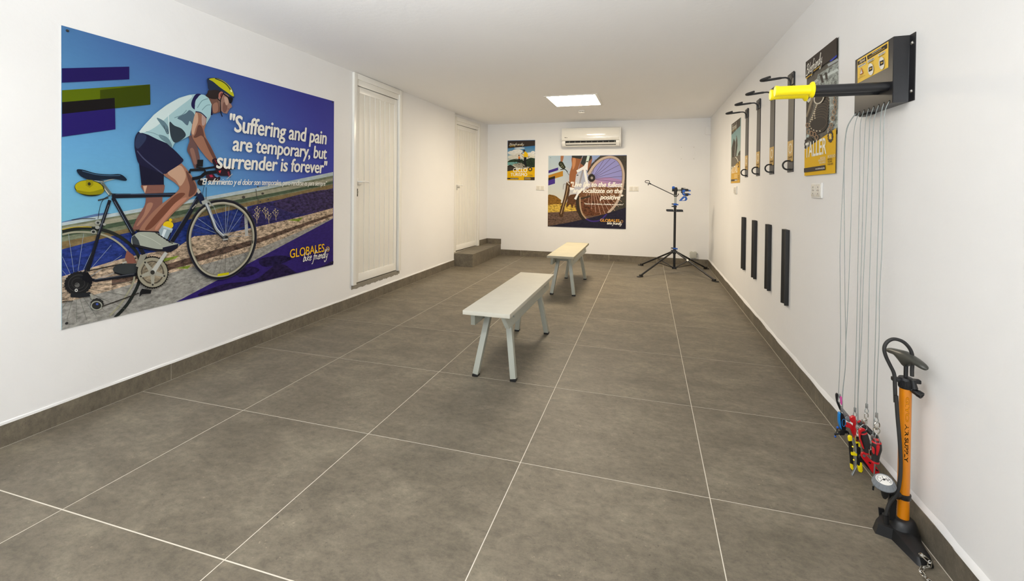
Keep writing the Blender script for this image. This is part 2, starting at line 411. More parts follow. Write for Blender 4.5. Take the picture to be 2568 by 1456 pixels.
# floor: grout bed and the individual porcelain tiles
b = MB(); b.box(-2.95, XR+0.1, YF, YB+0.1, -0.12, -0.0004)
floor = tag(b.build('floor', M_GROUT, origin=(0, 3, 0)), 'grey brown stoneware floor of large square tiles with pale joints', kind='structure')
gx = [-2.757, -2.007, -1.257, -0.507, 0.243, 0.993]; gy = [1.079+0.75*j for j in range(-5, 10)]
tile_meshes = {}
for i in range(5):
    for j in range(len(gy)-1):
        x0, x1 = max(gx[i], XL+0.0095 if gy[j] < Y_N-0.2 else -2.8), min(gx[i+1], XR-0.0085); y0, y1 = max(gy[j], YF), min(gy[j+1], YB-0.011)
        if y1-y0 < 0.01: continue
        dx = 0.0
        dy = 0.0
        g0x = 0.0018 if i > 0 else 0.003; g1x = 0.0018 if i < 4 else 0.004
        ga = 0.0024 if j == 5 else 0.0017; gb = 0.0024 if j == 4 else 0.0017
        b = MB(); b.box(x0+g0x+dx, x1-g1x, y0+ga+dy, y1-gb+dy, -0.010, 0.0)
        b.build('floor_tile', M_TILE, floor, origin=((x0+x1)/2, (y0+y1)/2, 0), smooth=False)
# ceiling
b = MB(); b.box(-3.0, XR+0.1, YF, YB+0.1, H, H+0.12)
ceiling = tag(b.build('ceiling', M_CEIL, origin=(0, 3, H)), 'plain white plaster ceiling', kind='structure')
# walls
b = MB()
y1o, y2o = 3.694, 4.562     # the first door's opening
b.box(-3.05, XL, YF, y1o+0.02, -0.02, H+0.02); b.box(-3.05, XL, y2o-0.02, Y_N, -0.02, H+0.02)
b.box(-3.05, XL, y1o+0.02, y2o-0.02, -0.02, 0.195)
tag(b.build('wall_left', M_WALL, origin=(XL, 2, 0)), 'white plastered wall with the cyclist poster and the first door', kind='structure')
b = MB()
for ya, yb, za, zb_ in ((Y_N, 6.165, -0.02, H+0.02), (6.15+0.868, YB+.05, -0.02, H+0.02), (6.165, 6.15+0.868, 2.215, H+0.02)):
    b.hexa([(-3.05, ya, za), (rx(ya), ya, za), (rx(ya), ya, zb_), (-3.05, ya, zb_)], [(-3.05, yb, za), (rx(yb), yb, za), (rx(yb), yb, zb_), (-3.05, yb, zb_)])
tag(b.build('wall_left_far', M_WALL, origin=(-2.8, 6.7, 0)), 'short set-back stretch of white wall around the second door', kind='structure')
b = MB(); b.box(XR, XR+0.2, YF, YB+0.2, -0.02, H+0.02)
wr = tag(b.build('wall_right', M_WALL, origin=(XR, 3, 0)), 'white plastered wall with bicycle hooks and hanging tools', kind='structure')
b = MB(); b.box(-3.05, XR+0.2, YB, YB+0.2, -0.02, H+0.02)
tag(b.build('wall_back', M_WALL, origin=(-0.9, YB, 0)), 'white plastered end wall under the air conditioner', kind='structure')
b = MB(); b.box(-3.05, -2.5, YF-0.2, YF, 0, H); b.box(0.7, XR+0.2, YF-0.2, YF, 0, H); b.box(-2.5, 0.7, YF-0.2, YF, 2.15, H)
tag(b.build('wall_front', M_WALL, origin=(-0.9, YF, 0)), kind='structure')

# skirting tiles
HS = 0.097
def skirting(name, label, pieces):
    """pieces: (p0, p1, normal, z0) runs along the wall"""
    p0, p1, n, z0 = pieces[0]
    b = MB(); first = True; root = None
    for p0, p1, n, z0 in pieces:
        p0, p1, n = Vector(p0), Vector(p1), Vector(n)
        t = (p1-p0).normalized()
        if root is None:
            bb = MB(); q0, q1 = Vector(pieces[0][0]), Vector(pieces[-1][1])
            root = empty(name, (q0+q1)/2, label, kind='structure')
        a, c = p0+t*0.0012, p1-t*0.0012; z = Vector((0, 0, 1)); h = HS+random.uniform(-0.0015, 0.0015)
        bb = MB(); e = n*0.0095
        bb.hexa([a-n*0.004+z*z0, a+e+z*z0, a+e+z*(z0+h), a-n*0.004+z*(z0+h)], [c-n*0.004+z*z0, c+e+z*z0, c+e+z*(z0+h), c-n*0.004+z*(z0+h)])
        bb.build('skirting_tile', M_SKIRT, root, origin=(a+c)/2, smooth=False)
    # the grout in the joints
    g = MB()
    for p0, p1, n, z0 in pieces:
        p0, p1, n = Vector(p0), Vector(p1), Vector(n); z = Vector((0, 0, 1)); e = n*0.0082
        g.hexa([p0-n*0.002+z*z0, p0+e+z*z0, p0+e+z*(z0+HS-.003), p0-n*0.002+z*(z0+HS-.003)], [p1-n*0.002+z*z0, p1+e+z*z0, p1+e+z*(z0+HS-.003), p1-n*0.002+z*(z0+HS-.003)])
    g.build('joint_grout', M_GROUT, root, smooth=False)
    return root
js = [YF]+[1.24+0.7475*k for k in range(-4, 7) if 1.24+0.7475*k > YF+.05]+[Y_N]
skirting('baseboard_left', 'brown grey tile skirting along the left wall', [((XL, a, 0), (XL, c, 0), (1, 0, 0), 0) for a, c in zip(js, js[1:])])
js = [YF]+[2.69+0.75*k for k in range(-6, 7) if YF+.05 < 2.69+0.75*k < YB-.05]+[YB]
skirting('baseboard_right', 'brown grey tile skirting along the right wall', [((XR, a, 0), (XR, c, 0), (-1, 0, 0), 0) for a, c in zip(js, js[1:])])
STX = -2.445; STZ = 0.19
js = [STX, -2.079, -1.335, -0.591, 0.153, XR-0.01]
skirting('baseboard_back', 'brown grey tile skirting along the end wall', [((a, YB, 0), (c, YB, 0), (0, -1, 0), 0) for a, c in zip(js, js[1:])])
# plaster lip above the skirting
for nm, x, n, yy in (('trim_1', XR, -1, (YF, YB)), ('trim_2', XL, 1, (YF, Y_N))):
    b = MB(); N = 90; pr_ = []
    for i in range(N+1):
        y = yy[0]+(yy[1]-yy[0])*i/N; w = 0.0085+0.002*sin(i*1.7)+0.0015*sin(i*0.61); h = HS+0.028+0.006*sin(i*0.9)+0.004*sin(i*2.3)
        if n > 0: w *= 0.75; h -= 0.016
        pr_.append([(x-n*0.004, y, HS-0.004), (x+n*w, y, HS-0.001), (x+n*w*0.8, y, HS+0.010), (x-n*0.004, y, h)])
    vs_ = [q for r in pr_ for q in r]
    b.add(vs_, [(4*i+k, 4*i+(k+1) % 4, 4*i+4+(k+1) % 4, 4*i+4+k) for i in range(N) for k in range(4)]+[(0, 1, 2, 3), (4*N+3, 4*N+2, 4*N+1, 4*N)])
    tag(b.build(nm, M_WALL), 'uneven plaster lip above the skirting', kind='structure')

# ---------------------------------------------------------------- tiled step in front of the second door
step = empty('trim_3', ((XL+STX)/2, 6.7, 0), 'low tiled step in front of the far door', kind='structure')
Y0s = 6.085
b = MB(); b.box(-2.80, STX-0.009, Y0s+0.009, YB, -0.001, STZ-0.009); b.build('step_core', M_GROUT, step, smooth=False)
def slab(x0, x1, y0, y1, z0, z1, name='step_tile'):
    q = MB(); q.box(x0, x1, y0, y1, z0, z1); q.build(name, M_SKIRT if z1-z0 > 0.05 else M_TILE, step, origin=((x0+x1)/2, (y0+y1)/2, (z0+z1)/2), smooth=False)
slab(XL+0.002, STX, Y0s, Y0s+0.009, 0, STZ-0.010)                     # front riser
for a, c in ((Y0s+0.011, 6.42), (6.423, 7.13), (7.133, YB-.002)): slab(STX-0.009, STX, a, c, 0, STZ-0.010)   # side risers
slab(-2.74, STX+0.001, Y0s, 6.83, STZ-0.009, STZ); slab(-2.74, STX+0.001, 6.832, YB-.001, STZ-0.009, STZ)    # treads
js = [(rx(6.98), 6.985), (rx(YB), YB-.01)]
sk = empty('baseboard_1', (-2.65, 7.3, STZ), 'skirting on top of the tiled step', kind='structure')
def sk_piece(p0, p1, n, z0):
    p0, p1, n = Vector(p0), Vector(p1), Vector(n); q = MB(); z = Vector((0, 0, 1)); e = n*0.009
    q.hexa([p0-n*0.004+z*z0, p0+e+z*z0, p0+e+z*(z0+.088), p0-n*0.004+z*(z0+.088)], [p1-n*0.004+z*z0, p1+e+z*z0, p1+e+z*(z0+.088), p1-n*0.004+z*(z0+.088)])
    q.build('skirting_tile', M_SKIRT, sk, origin=(p0+p1)/2, smooth=False)
sk_piece((rx(7.05), 7.05, 0), (rx(YB), YB, 0), (1, 0, 0), STZ); sk_piece((rx(YB)+.012, YB, 0), (STX+0.004, YB, 0), (0, -1, 0), STZ)

# ---------------------------------------------------------------- doors
M_PLANK = mat('plank_lacquer', (238, 235, 226), 0.38, spec=0.4)
def door(name, label, loc, rotz, w, ztop, zleaf, zb, lock=True, handle_z=1.215):
    """local frame: x = out of the wall, y = along the wall (near to far), z = height above zb (world z passed)"""
    root = empty(name, loc, label, kind='structure'); root.rotation_euler = (0, 0, rotz)
    def part(nm, mb, m, parent=root, bevel=0.0, seg=2):
        o = mb.build(nm, m, None, origin=(0, 0, 0), bevel=bevel, seg=seg); o.parent = parent; return o
    cw = 0.05; pj = 0.022
    fr = MB(); fr.box(-0.06, pj, 0, cw, zb, ztop); fr.box(-0.06, pj, w-cw, w, zb, ztop); fr.box(-0.06, pj, cw, w-cw, ztop-0.055, ztop)
    fr.box(-0.06, pj-0.014, cw, w-cw, zleaf+0.006, ztop-0.055)
    f = part('door_frame', fr, M_WHITE, bevel=0.002)
    bk = MB(); bk.box(-0.12, -0.05, 0.01, w-0.01, zb-0.02, ztop-0.01); part('dark_gap', bk, M_DARK)
    th = MB(); th.box(-0.13, 0.004, 0.0, w, zb-0.015, zb+0.002); part('sill', th, M_CEMENT)
    y0, y1 = cw+0.004, w-cw-0.004; z0, z1 = zb+0.012, zleaf
    lf = MB(); fw = 0.062
    xa, xb = -0.045, -0.004
    lf.box(xa, xb, y0, y0+fw, z0, z1); lf.box(xa, xb, y1-fw, y1, z0, z1)
    lf.box(xa, xb, y0+fw, y1-fw, z0, z0+fw+0.02); lf.box(xa, xb, y0+fw, y1-fw, z1-fw, z1)
    leaf = part('door_leaf', lf, M_WHITE, bevel=0.0015)
    n = 7; a, c = y0+fw, y1-fw; pw = (c-a)/n
    for k in range(n):
        q = MB(); q.box(xa+0.008, xb-0.006, a+k*pw+0.0008, a+(k+1)*pw-0.0008, z0+fw+0.015, z1-fw+0.004)
        part('door_plank', q, M_PLANK, leaf, bevel=0.0006)
        if k:
            q = MB(); q.box(xb-0.007, xb-0.001, a+k*pw-0.0032, a+k*pw+0.0032, z0+fw+0.02, z1-fw); part('plank_bead', q, M_WHITE, leaf, bevel=0.001)
    hy = y0+0.028
    q = MB(); q.box(xb, xb+0.010, hy-0.015, hy+0.015, handle_z-0.036, handle_z+0.036); hd = part('door_handle', q, M_WPLAS, bevel=0.008, seg=4)
    q = MB(); q.tube(smooth_path([(xb+0.008, hy, handle_z), (xb+0.035, hy, handle_z), (xb+0.05, hy+0.012, handle_z), (xb+0.052, hy+0.06, handle_z+0.002), (xb+0.05, hy+0.12, handle_z-0.003)], 5), 0.0095, 12)
    part('lever', q, M_WPLAS, hd)
    if lock:
        q = MB(); q.box(xb, xb+0.006, hy-0.012, hy+0.010, handle_z-0.145, handle_z-0.068); lk = part('lock_plate', q, M_BLK2, bevel=0.003)
        q = MB(); q.cyl((xb+.004, hy, handle_z-0.10), (xb+0.012, hy, handle_z-0.10), 0.008); q.box(xb+.004, xb+0.012, hy-0.004, hy+0.004, handle_z-0.122, handle_z-0.10); part('lock_cylinder', q, M_ALU, lk)
    else:
        q = MB(); q.box(xb, xb+0.012, hy-0.005, hy+0.04, handle_z-0.075, handle_z-0.04); part('lock_plate', q, M_GREYP, bevel=0.003)
    return root
door('door_1', 'white panelled metal door with lever handle and black lock, nearer of the two', (XL, 3.694, 0), 0, 0.868, H-0.004, 2.150, 0.209)
ang = -math.atan2(0.09, YB-Y_N)
door('door_2', 'far white panelled metal door above the tiled step', (rx(6.15), 6.15, 0), ang, 0.885, 2.225, 2.115, STZ+0.003, lock=False, handle_z=1.20)
# hinges of the far jambs are hidden; raw cement ledge under the first door
b = MB(); N = 40; rows = []
for i in range(N+1):
    y = y1o+(y2o-y1o)*i/N; e = 0.004*sin(i*1.3)+0.003*sin(i*3.1); rows.append([(XL-0.03, y, 0.170), (XL+0.003, y, 0.168+e), (XL+0.004, y, 0.194), (XL-0.03, y, 0.2065)])
b.add([q for r in rows for q in r], [(4*i+k, 4*i+(k+1) % 4, 4*i+4+(k+1) % 4, 4*i+4+k) for i in range(N) for k in range(4)]+[(0, 1, 2, 3), (4*N+3, 4*N+2, 4*N+1, 4*N)])
tag(b.build('trim_4', M_CEMENT), 'raw cement ledge under the nearer door', kind='structure')

# ================================================================ posters
def lerp(a, b, t): return a+(b-a)*t
def lerpc(a, b, t): return tuple(lerp(x, y, t) for x, y in zip(a, b))
def clamp(x): return max(0.0, min(1.0, x))
M_BOARD = mat('poster_board', (200, 200, 196), 0.5)
def board(name, label, ax, val, U, N, corners, thick, group=None):
    """flat board on the wall; corners: photo pixels TL, TR, BR, BL. returns (root, Print, (u0,u1,z0,z1))"""
    pr = Print(ax, val, U, N, thick)
    q = [pr.uv(*c) for c in corners]
    u0 = (q[0][0]+q[3][0])/2; u1 = (q[1][0]+q[2][0])/2; z1 = (q[0][1]+q[1][1])/2; z0 = (q[2][1]+q[3][1])/2
    U, N = Vector(U), Vector(N)
    def w(u, z, h):
        p = U*u+Vector((0, 0, z)); p[ax] = val+N[ax]*h; return p
    root = empty(name, w((u0+u1)/2, z0, 0), label, 'poster', group)
    b = MB(); b.hexa([w(u0, z0, 0.0003), w(u1, z0, 0.0003), w(u1, z1, 0.0003), w(u0, z1, 0.0003)], [w(u0, z0, thick), w(u1, z0, thick), w(u1, z1, thick), w(u0, z1, thick)])
    b.build('panel', M_BOARD, root, smooth=False)
    pr.off = thick+0.0002; pr.lim = (u0, u1, z0, z1)
    return root, pr, (u0, u1, z0, z1), w
import mathutils
# ---------------------------------------------------------------- the big cyclist poster on the left wall
root, pr, (u0, u1, z0, z1), w = board('wall_poster', 'huge blue poster of a road cyclist with the words Suffering and pain are temporary', 0, XL, (0, 1, 0), (1, 0, 0), [(153, 65), (838, 253), (835, 663), (155, 826)], 0.005)
def sky(i, j):
    top = lerpc((70, 114, 160), (52, 54, 140), clamp(i*1.15)**0.9); mid = lerpc((96, 156, 200), (58, 64, 160), clamp((i-0.30)*1.6)); low = lerpc((112, 176, 200), (92, 150, 205), clamp(i*1.6))
    low = lerpc(low, (60, 60, 152), clamp((i-0.62)*3.2))
    if j > 0.62: c = lerpc(mid, top, clamp((j-0.62)/0.38))
    else: c = lerpc(low, mid, clamp((j-0.35)/0.27))
    return (*c, 0.02)
pr.grid(u0, u1, z0, z1, 60, 46, sky)
A = crop(480, 170, 4.413); B = crop(300, 180, 5.2); Cc = crop(140, 410, 3.387); D = crop(440, 420, 4.283); E_ = crop(400, 380, 4.281); F = crop(140, 50, 3.639)
# far hill, guard rail, water and bank
pr.poly([(155, 556), (240, 536), (262, 533), (290, 536), (300, 550), (155, 575)], (84, 110, 150), 0.1)
pr.poly([(155, 558), (357, 521), (491, 498), (640, 471), (835.4, 431), (835.4, 446), (700, 473), (645, 484), (500, 512), (357, 536), (155, 574)], (172, 186, 190), 0.12)
pr.poly([(155, 566), (357, 530), (491, 506), (640, 480), (835.2, 440), (835, 470), (645, 510), (440, 556), (280, 590), (155, 613)], (112, 118, 96), 0.35)
pr.poly([(155, 571), (491, 510), (835, 446), (835, 452), (640, 494), (440, 532), (155, 583)], (150, 148, 128), 0.2)
pr.poly([(155, 583), (440, 530), (640, 492), (835, 455), (835, 460), (640, 500), (440, 541), (155, 594)], (70, 86, 66), 0.3)
pr.poly([(155, 606), (300, 577), (440, 547), (645, 502), (835, 462), (835, 472), (645, 512), (440, 558), (280, 592), (155, 625)], (122, 104, 70), 0.3)
pr.poly([(155, 625), (280, 592), (440, 558), (645, 512), (835, 472), (835, 530), (760, 540), (640, 572), (486, 600), (440, 625), (281, 665), (155, 700)], (36, 52, 116), 0.55)
pr.poly([(640, 513), (835, 472), (835, 530), (740, 548), (660, 566), (600, 570), (610, 530)], (44, 40, 88), 0.8)
pr.poly([(690, 505), (835, 474), (835, 520), (770, 535), (720, 530)], (52, 42, 78), 0.95, smooth=True)
pr.poly([(155, 693), (281, 655), (340, 640), (440, 622), (487, 592), (560, 586), (641, 569), (720, 551), (780, 536), (835, 521), (835, 550), (641, 630), (440, 690), (258, 740), (155, 765)], (172, 152, 130), 0.95)
pr.poly([(280, 700), (400, 668), (560, 620), (640, 600), (835, 535), (835, 541), (640, 612), (500, 655), (380, 690), (280, 716)], (88, 70, 60), 0.9)
pr.poly([(155, 760), (258, 733), (420, 686), (520, 660), (641, 626), (835, 546), (835, 560), (440, 758), (155, 826)], (146, 144, 138), 0.45)
for pts in ([(400, 650), (450, 640), (440, 648), (395, 660)], [(440, 672), (480, 664), (470, 674)], [(720, 552), (760, 545), (750, 555)], [(330, 690), (350, 683), (345, 692)]):
    pr.poly(pts, (120, 140, 50), 0.6)
for x, y in ((645, 546), (664, 548), (690, 552), (642, 560), (672, 560)):
    pr.stroke([(x, y-26), (x+2, y)], 1.3, (176, 160, 130)); pr.stroke([(x-5, y-18), (x+2, y-8), (x+8, y-20)], 1.2, (176, 160, 130))
    for k in range(5): pr.ell(x-6+3*k, y-20-(k % 3)*4, 1.8, 1.4, (190, 176, 140), n=7)
pr.poly([(611, 519), (619, 518), (622, 590), (614, 592)], (176, 176, 172))
for x, y, r in ((610, 494, 4.4), (658, 485, 3.4), (646, 468, 2.4), (652, 506, 2.6), (672, 500, 2.4)): pr.ell(x, y, r, r*0.8, (70, 66, 62), n=10)
pr.stroke([(641, 474), (643, 492), (647, 500), (646, 512)], 1.4, (80, 78, 70))
# violet triangle
pr.poly([(440, 757.4), (835.1, 547.5), (835, 663), (640, 709.4)], (46, 32, 104), 0.25)
pr.poly([(500, 735), (560, 712), (640, 700), (700, 660), (760, 690), (830, 655), (834, 662), (600, 718), (510, 740)], (34, 24, 62), 0.7, smooth=True)
pr.poly([(650, 650), (700, 640), (730, 648), (700, 662), (660, 668)], (30, 22, 62), 0.8, smooth=True)
pr.poly([(590, 680), (625, 668), (650, 676), (630, 690), (600, 694)], (32, 22, 66), 0.8, smooth=True)
# colour bars
pr.poly([(52, 441), (666, 426), (667, 541), (52, 572)], (30, 20, 84), cr=F)
pr.poly([(52, 641), (856, 588), (859, 772), (536, 806), (52, 750)], (84, 100, 0), cr=F)
pr.poly([(400, 640), (856, 588), (859, 772), (536, 806), (536, 710), (400, 720)], (54, 66, 0), cr=F)
pr.poly([(52, 750), (534, 710), (536, 806), (52, 858)], (20, 17, 18), cr=F)
pr.poly([(52, 858), (536, 806), (540, 997), (52, 1066)], (34, 24, 96), cr=F)
# ---- bicycle behind the rider
SK = (152, 108, 88); SKD = (100, 66, 58); SKL = (196, 160, 136); NAVY = (28, 28, 56)
tyre = [(50, 568), (150, 548), (260, 545), (380, 560), (480, 590), (570, 640), (650, 710), (700, 790), (715, 900), (700, 1010), (655, 1110), (590, 1210), (495, 1312)]
pr.stroke([(x, y+8) for x, y in tyre[:2]]+[(x, y) for x, y in tyre[2:]], 27, (34, 38, 36), Cc, smooth=True)
pr.stroke([(50, 602), (150, 582), (300, 584), (420, 612), (520, 665), (600, 740), (650, 820), (665, 930), (650, 1020), (600, 1110), (540, 1200), (455, 1290)], 16, (152, 150, 128), Cc, smooth=True)
pr.stroke([(50, 560), (150, 540), (260, 537), (300, 540)], 7, (170, 150, 40), Cc, smooth=True)
for k in range(22):
    t = radians(-175+k*15.5); ex, ey = 165+480*cos(t), 1040+450*sin(t)
    if ex < 52: f = (165-52)/(165-ex); ex, ey = 52, 1040+(ey-1040)*f
    if ey > 1400 or (ey > 1290+(480-ex)*0.23): f = 0.68; ex, ey = 165+(ex-165)*f, 1040+(ey-1040)*f
    pr.stroke([(165, 1040), (ex, ey)], 3, (150, 166, 178) if ey < 1000 else (96, 100, 92), Cc)
pr.ell(185, 1015, 116, 96, (30, 30, 32), Cc, rot=-0.25, teeth=26, td=0.05); pr.ring(185, 1015, 85, 70, 4, (66, 66, 64), Cc, rot=-0.25); pr.ring(185, 1015, 55, 45, 4, (60, 60, 60), Cc)
pr.ell(175, 1030, 22, 20, (90, 90, 88), Cc); pr.ell(168, 1075, 14, 14, (190, 190, 186), Cc, n=10); pr.ell(168, 1075, 6, 6, (30, 30, 30), Cc, n=8)
pr.stroke([(245, 915), (560, 850), (680, 800)], 9, (46, 42, 36), Cc); pr.stroke([(560, 845), (650, 815)], 12, (176, 176, 168), Cc)
pr.stroke([(120, 1115), (200, 1120), (290, 1108)], 36, (34, 36, 40), Cc); pr.stroke([(290, 1105), (330, 1190)], 20, (150, 150, 140), Cc)
pr.ell(345, 1190, 54, 46, (44, 44, 42), Cc, teeth=11, td=0.08); pr.ring(340, 1205, 44, 36, 10, (150, 152, 140), Cc); pr.ell(345, 1192, 12, 10, (60, 80, 160), Cc, n=8)
pr.stroke([(385, 1212), (560, 1150), (700, 1098)], 8, (44, 40, 36), Cc, smooth=True); pr.stroke([(50, 1170), (140, 1165)], 6, (40, 40, 40), Cc); pr.stroke([(50, 1050), (180, 1018)], 6, (40, 40, 40), Cc)
# far leg
pr.poly([(722, 178), (908, 168), (900, 280), (895, 360), (850, 430), (790, 470), (730, 550), (660, 560), (650, 540), (690, 450), (750, 350), (755, 260)], (126, 86, 76), cr=Cc, smooth=True)
pr.poly([(735, 190), (770, 186), (752, 250), (745, 240)], SKL, cr=Cc); pr.poly([(770, 340), (820, 340), (780, 420), (700, 520), (680, 520), (740, 430)], (160, 116, 96), cr=Cc, smooth=True)
pr.poly([(580, 800), (598, 735), (650, 775), (680, 840), (610, 860)], (130, 84, 72), cr=Cc)
pr.poly([(480, 890), (515, 858), (600, 848), (690, 860), (690, 945), (540, 945), (490, 920)], (52, 56, 58), cr=Cc, smooth=True); pr.stroke([(490, 925), (560, 945), (690, 945)], 12, (20, 20, 26), Cc)
# frame
FR = (26, 28, 38)
pr.stroke([(380, 160), (462, 268)], 32, (96, 104, 100), Cc); pr.stroke([(375, 170), (445, 262)], 8, (190, 190, 176), Cc)
pr.stroke([(470, 277), (700, 272), (1190, 258)], 34, FR, Cc); pr.stroke([(500, 262), (1000, 258)], 5, (70, 84, 110), Cc)
pr.stroke([(455, 255), (520, 258), (630, 258)], 5, (20, 20, 20), Cc)
pr.stroke([(478, 290), (660, 610), (810, 915)], 34, FR, Cc); pr.stroke([(490, 320), (640, 590)], 5, (96, 110, 130), Cc)
pr.stroke([(452, 310), (360, 590), (265, 910)], 28, (24, 26, 34), Cc); pr.stroke([(400, 470), (300, 760), (232, 935)], 14, (30, 32, 42), Cc); pr.stroke([(440, 350), (350, 600)], 4, (110, 120, 130), Cc)
pr.stroke([(200, 960), (330, 992), (690, 938)], 26, (24, 26, 34), Cc); pr.stroke([(320, 985), (660, 935)], 4, (96, 100, 110), Cc)
pr.poly([(225, 920), (265, 920), (310, 985), (290, 1020), (215, 985)], (20, 20, 26), cr=Cc)
pr.stroke([(1205, 285), (1100, 470), (975, 668)], 36, FR, Cc); pr.stroke([(1185, 300), (960, 660)], 5, (80, 90, 110), Cc)
pr.stroke([(1195, 225), (1245, 335)], 44, (26, 34, 62), Cc); pr.stroke([(1190, 215), (1215, 250)], 26, (170, 174, 170), Cc)
# brakes and cables
pr.stroke([(350, 312), (440, 290)], 12, (50, 56, 56), Cc); pr.stroke([(450, 272), (400, 300), (370, 360), (350, 470)], 5, (24, 24, 28), Cc, smooth=True); pr.stroke([(125, 478), (240, 465), (330, 468)], 5, (36, 36, 36), Cc, smooth=True)
for x, y, r in ((350, 500, 26), (312, 578, 24), (345, 540, 20), (405, 515, 14)): pr.ell(x, y, r, r*0.8, (150, 152, 144), Cc, n=10)
for x, y, r in ((350, 502, 12), (312, 578, 14)): pr.ell(x, y, r, r*0.8, (40, 44, 44), Cc, n=10)
# saddle and bag
pr.stroke([(270, 130), (370, 155), (440, 140), (520, 122)], 9, (150, 156, 150), Cc, smooth=True); pr.stroke([(330, 130), (400, 150)], 8, (60, 64, 66), Cc)
pr.poly([(168, 55), (215, 50), (330, 82), (450, 92), (540, 90), (592, 128), (582, 146), (500, 132), (430, 134), (300, 142), (205, 108)], (22, 34, 50), cr=Cc, smooth=True)
pr.stroke([(215, 62), (330, 92), (450, 102), (540, 100)], 6, (64, 96, 124), Cc, smooth=True)
pr.ell(278, 208, 128, 68, (40, 42, 22), Cc, rot=0.1); pr.ell(274, 204, 120, 60, (168, 158, 20), Cc, rot=0.1); pr.poly([(165, 225), (280, 240), (395, 215), (380, 255), (280, 265), (190, 250)], (132, 126, 12), cr=Cc, smooth=True)
pr.poly([(250, 135), (305, 140), (310, 180), (280, 205), (245, 185)], (140, 132, 16), cr=Cc); pr.ell(275, 172, 14, 14, (40, 40, 20), Cc, n=8)
# ---- rider
pr.poly([(890, 838), (940, 835), (975, 900), (1010, 1010), (1035, 1150), (985, 1260), (955, 1235), (915, 1120), (870, 1030), (880, 960), (900, 900)], (104, 78, 76), cr=B, smooth=True)
pr.poly([(905, 1010), (950, 1000), (985, 1120), (990, 1200), (960, 1200), (930, 1110)], (140, 104, 92), cr=B, smooth=True)
pr.poly([(240, 1190), (560, 1300), (565, 1480), (560, 1470), (272, 1475)], (26, 26, 50), cr=B); pr.poly([(700, 0), (912, 0), (908, 168), (722, 178)], (24, 24, 46), cr=Cc)
# near thigh and shin
pr.poly([(905, 90), (960, 30), (1040, -8), (1080, 20), (1130, 80), (1175, 150), (1192, 210), (1178, 260), (1100, 320), (1000, 410), (900, 520), (860, 580), (800, 590), (730, 590), (702, 560), (780, 450), (870, 360), (960, 290), (1040, 215), (1000, 160)], SK, cr=Cc, smooth=True)
pr.poly([(940, 75), (1040, 15), (1085, 60), (1095, 120), (1050, 190), (1010, 140)], (190, 154, 130), cr=Cc, smooth=True)
pr.poly([(1100, 60), (1150, 130), (1185, 200), (1170, 255), (1120, 280), (1130, 200), (1110, 120)], SKD, cr=Cc, smooth=True)
pr.poly([(870, 400), (980, 290), (1040, 250), (1090, 260), (1000, 340), (900, 450), (800, 550), (750, 550)], (112, 68, 52), cr=Cc, smooth=True)
pr.poly([(1010, 330), (1080, 290), (1100, 300), (1000, 390), (920, 480), (850, 560), (840, 540), (930, 420)], (180, 126, 104), cr=Cc, smooth=True)
# shirt, shorts
pr.poly([(235, 780), (190, 850), (180, 960), (198, 1080), (240, 1200), (350, 1250), (560, 1330), (640, 1290), (812, 1170), (780, 1100), (665, 985), (560, 900), (400, 820), (300, 780)], NAVY, cr=B, smooth=True)
pr.poly([(240, 800), (200, 870), (190, 960), (230, 1000), (320, 900), (330, 830)], (44, 54, 84), cr=B, smooth=True)
pr.stroke([(215, 1030), (300, 1130), (420, 1230), (550, 1330)], 16, (66, 70, 100), B, smooth=True)
SH = (160, 194, 200)
pr.poly([(235, 782), (330, 680), (430, 560), (600, 430), (760, 340), (900, 298), (1000, 290), (1090, 300), (1150, 345), (1185, 400), (1192, 520), (1170, 590), (1110, 690), (1085, 640), (970, 600), (930, 720), (900, 835), (830, 870), (760, 905), (705, 925), (672, 992), (600, 930), (480, 880), (360, 820)], SH, cr=B)
pr.poly([(245, 778), (430, 568), (600, 438), (760, 348), (900, 305), (925, 335), (790, 440), (640, 560), (480, 700), (340, 780)], (202, 220, 220), cr=B, smooth=True)
pr.poly([(640, 650), (700, 700), (800, 745), (850, 830), (765, 905), (700, 920), (660, 860), (640, 760)], (48, 60, 70), cr=B, smooth=True)
pr.poly([(850, 540), (900, 500), (965, 560), (945, 690), (900, 640), (870, 700), (800, 640), (740, 600)], (84, 108, 124), cr=B, smooth=True)
pr.poly([(470, 600), (560, 640), (620, 720), (625, 810), (580, 760), (520, 680)], (96, 124, 136), cr=B, smooth=True)
pr.poly([(500, 820), (600, 850), (660, 930), (665, 985), (600, 930), (520, 870)], (104, 134, 144), cr=B, smooth=True)
pr.stroke([(330, 780), (430, 800), (560, 860)], 8, (120, 150, 158), B, smooth=True); pr.stroke([(620, 540), (630, 700), (640, 880)], 10, (208, 226, 226), B, smooth=True); pr.stroke([(700, 600), (800, 560), (860, 500)], 9, (110, 140, 150), B, smooth=True)
pr.stroke([(600, 740), (620, 800), (600, 800), (560, 700)], 8, (60, 76, 86), B, smooth=True)
pr.poly([(985, 290), (1048, 296), (985, 360), (968, 430), (982, 495), (935, 470), (920, 420), (940, 350)], (30, 28, 74), cr=B, smooth=True)
pr.poly([(1048, 298), (1130, 328), (1180, 400), (1188, 500), (1130, 600), (1060, 535), (975, 512), (970, 430), (990, 360)], (164, 202, 208), cr=B, smooth=True)
pr.stroke([(1000, 470), (1060, 380), (1140, 350)], 9, (110, 144, 156), B, smooth=True); pr.stroke([(1060, 500), (1120, 440), (1170, 430)], 10, (124, 158, 168), B, smooth=True)
pr.poly([(1188, 400), (1200, 560), (1175, 565), (1180, 480)], (26, 26, 60), cr=B)
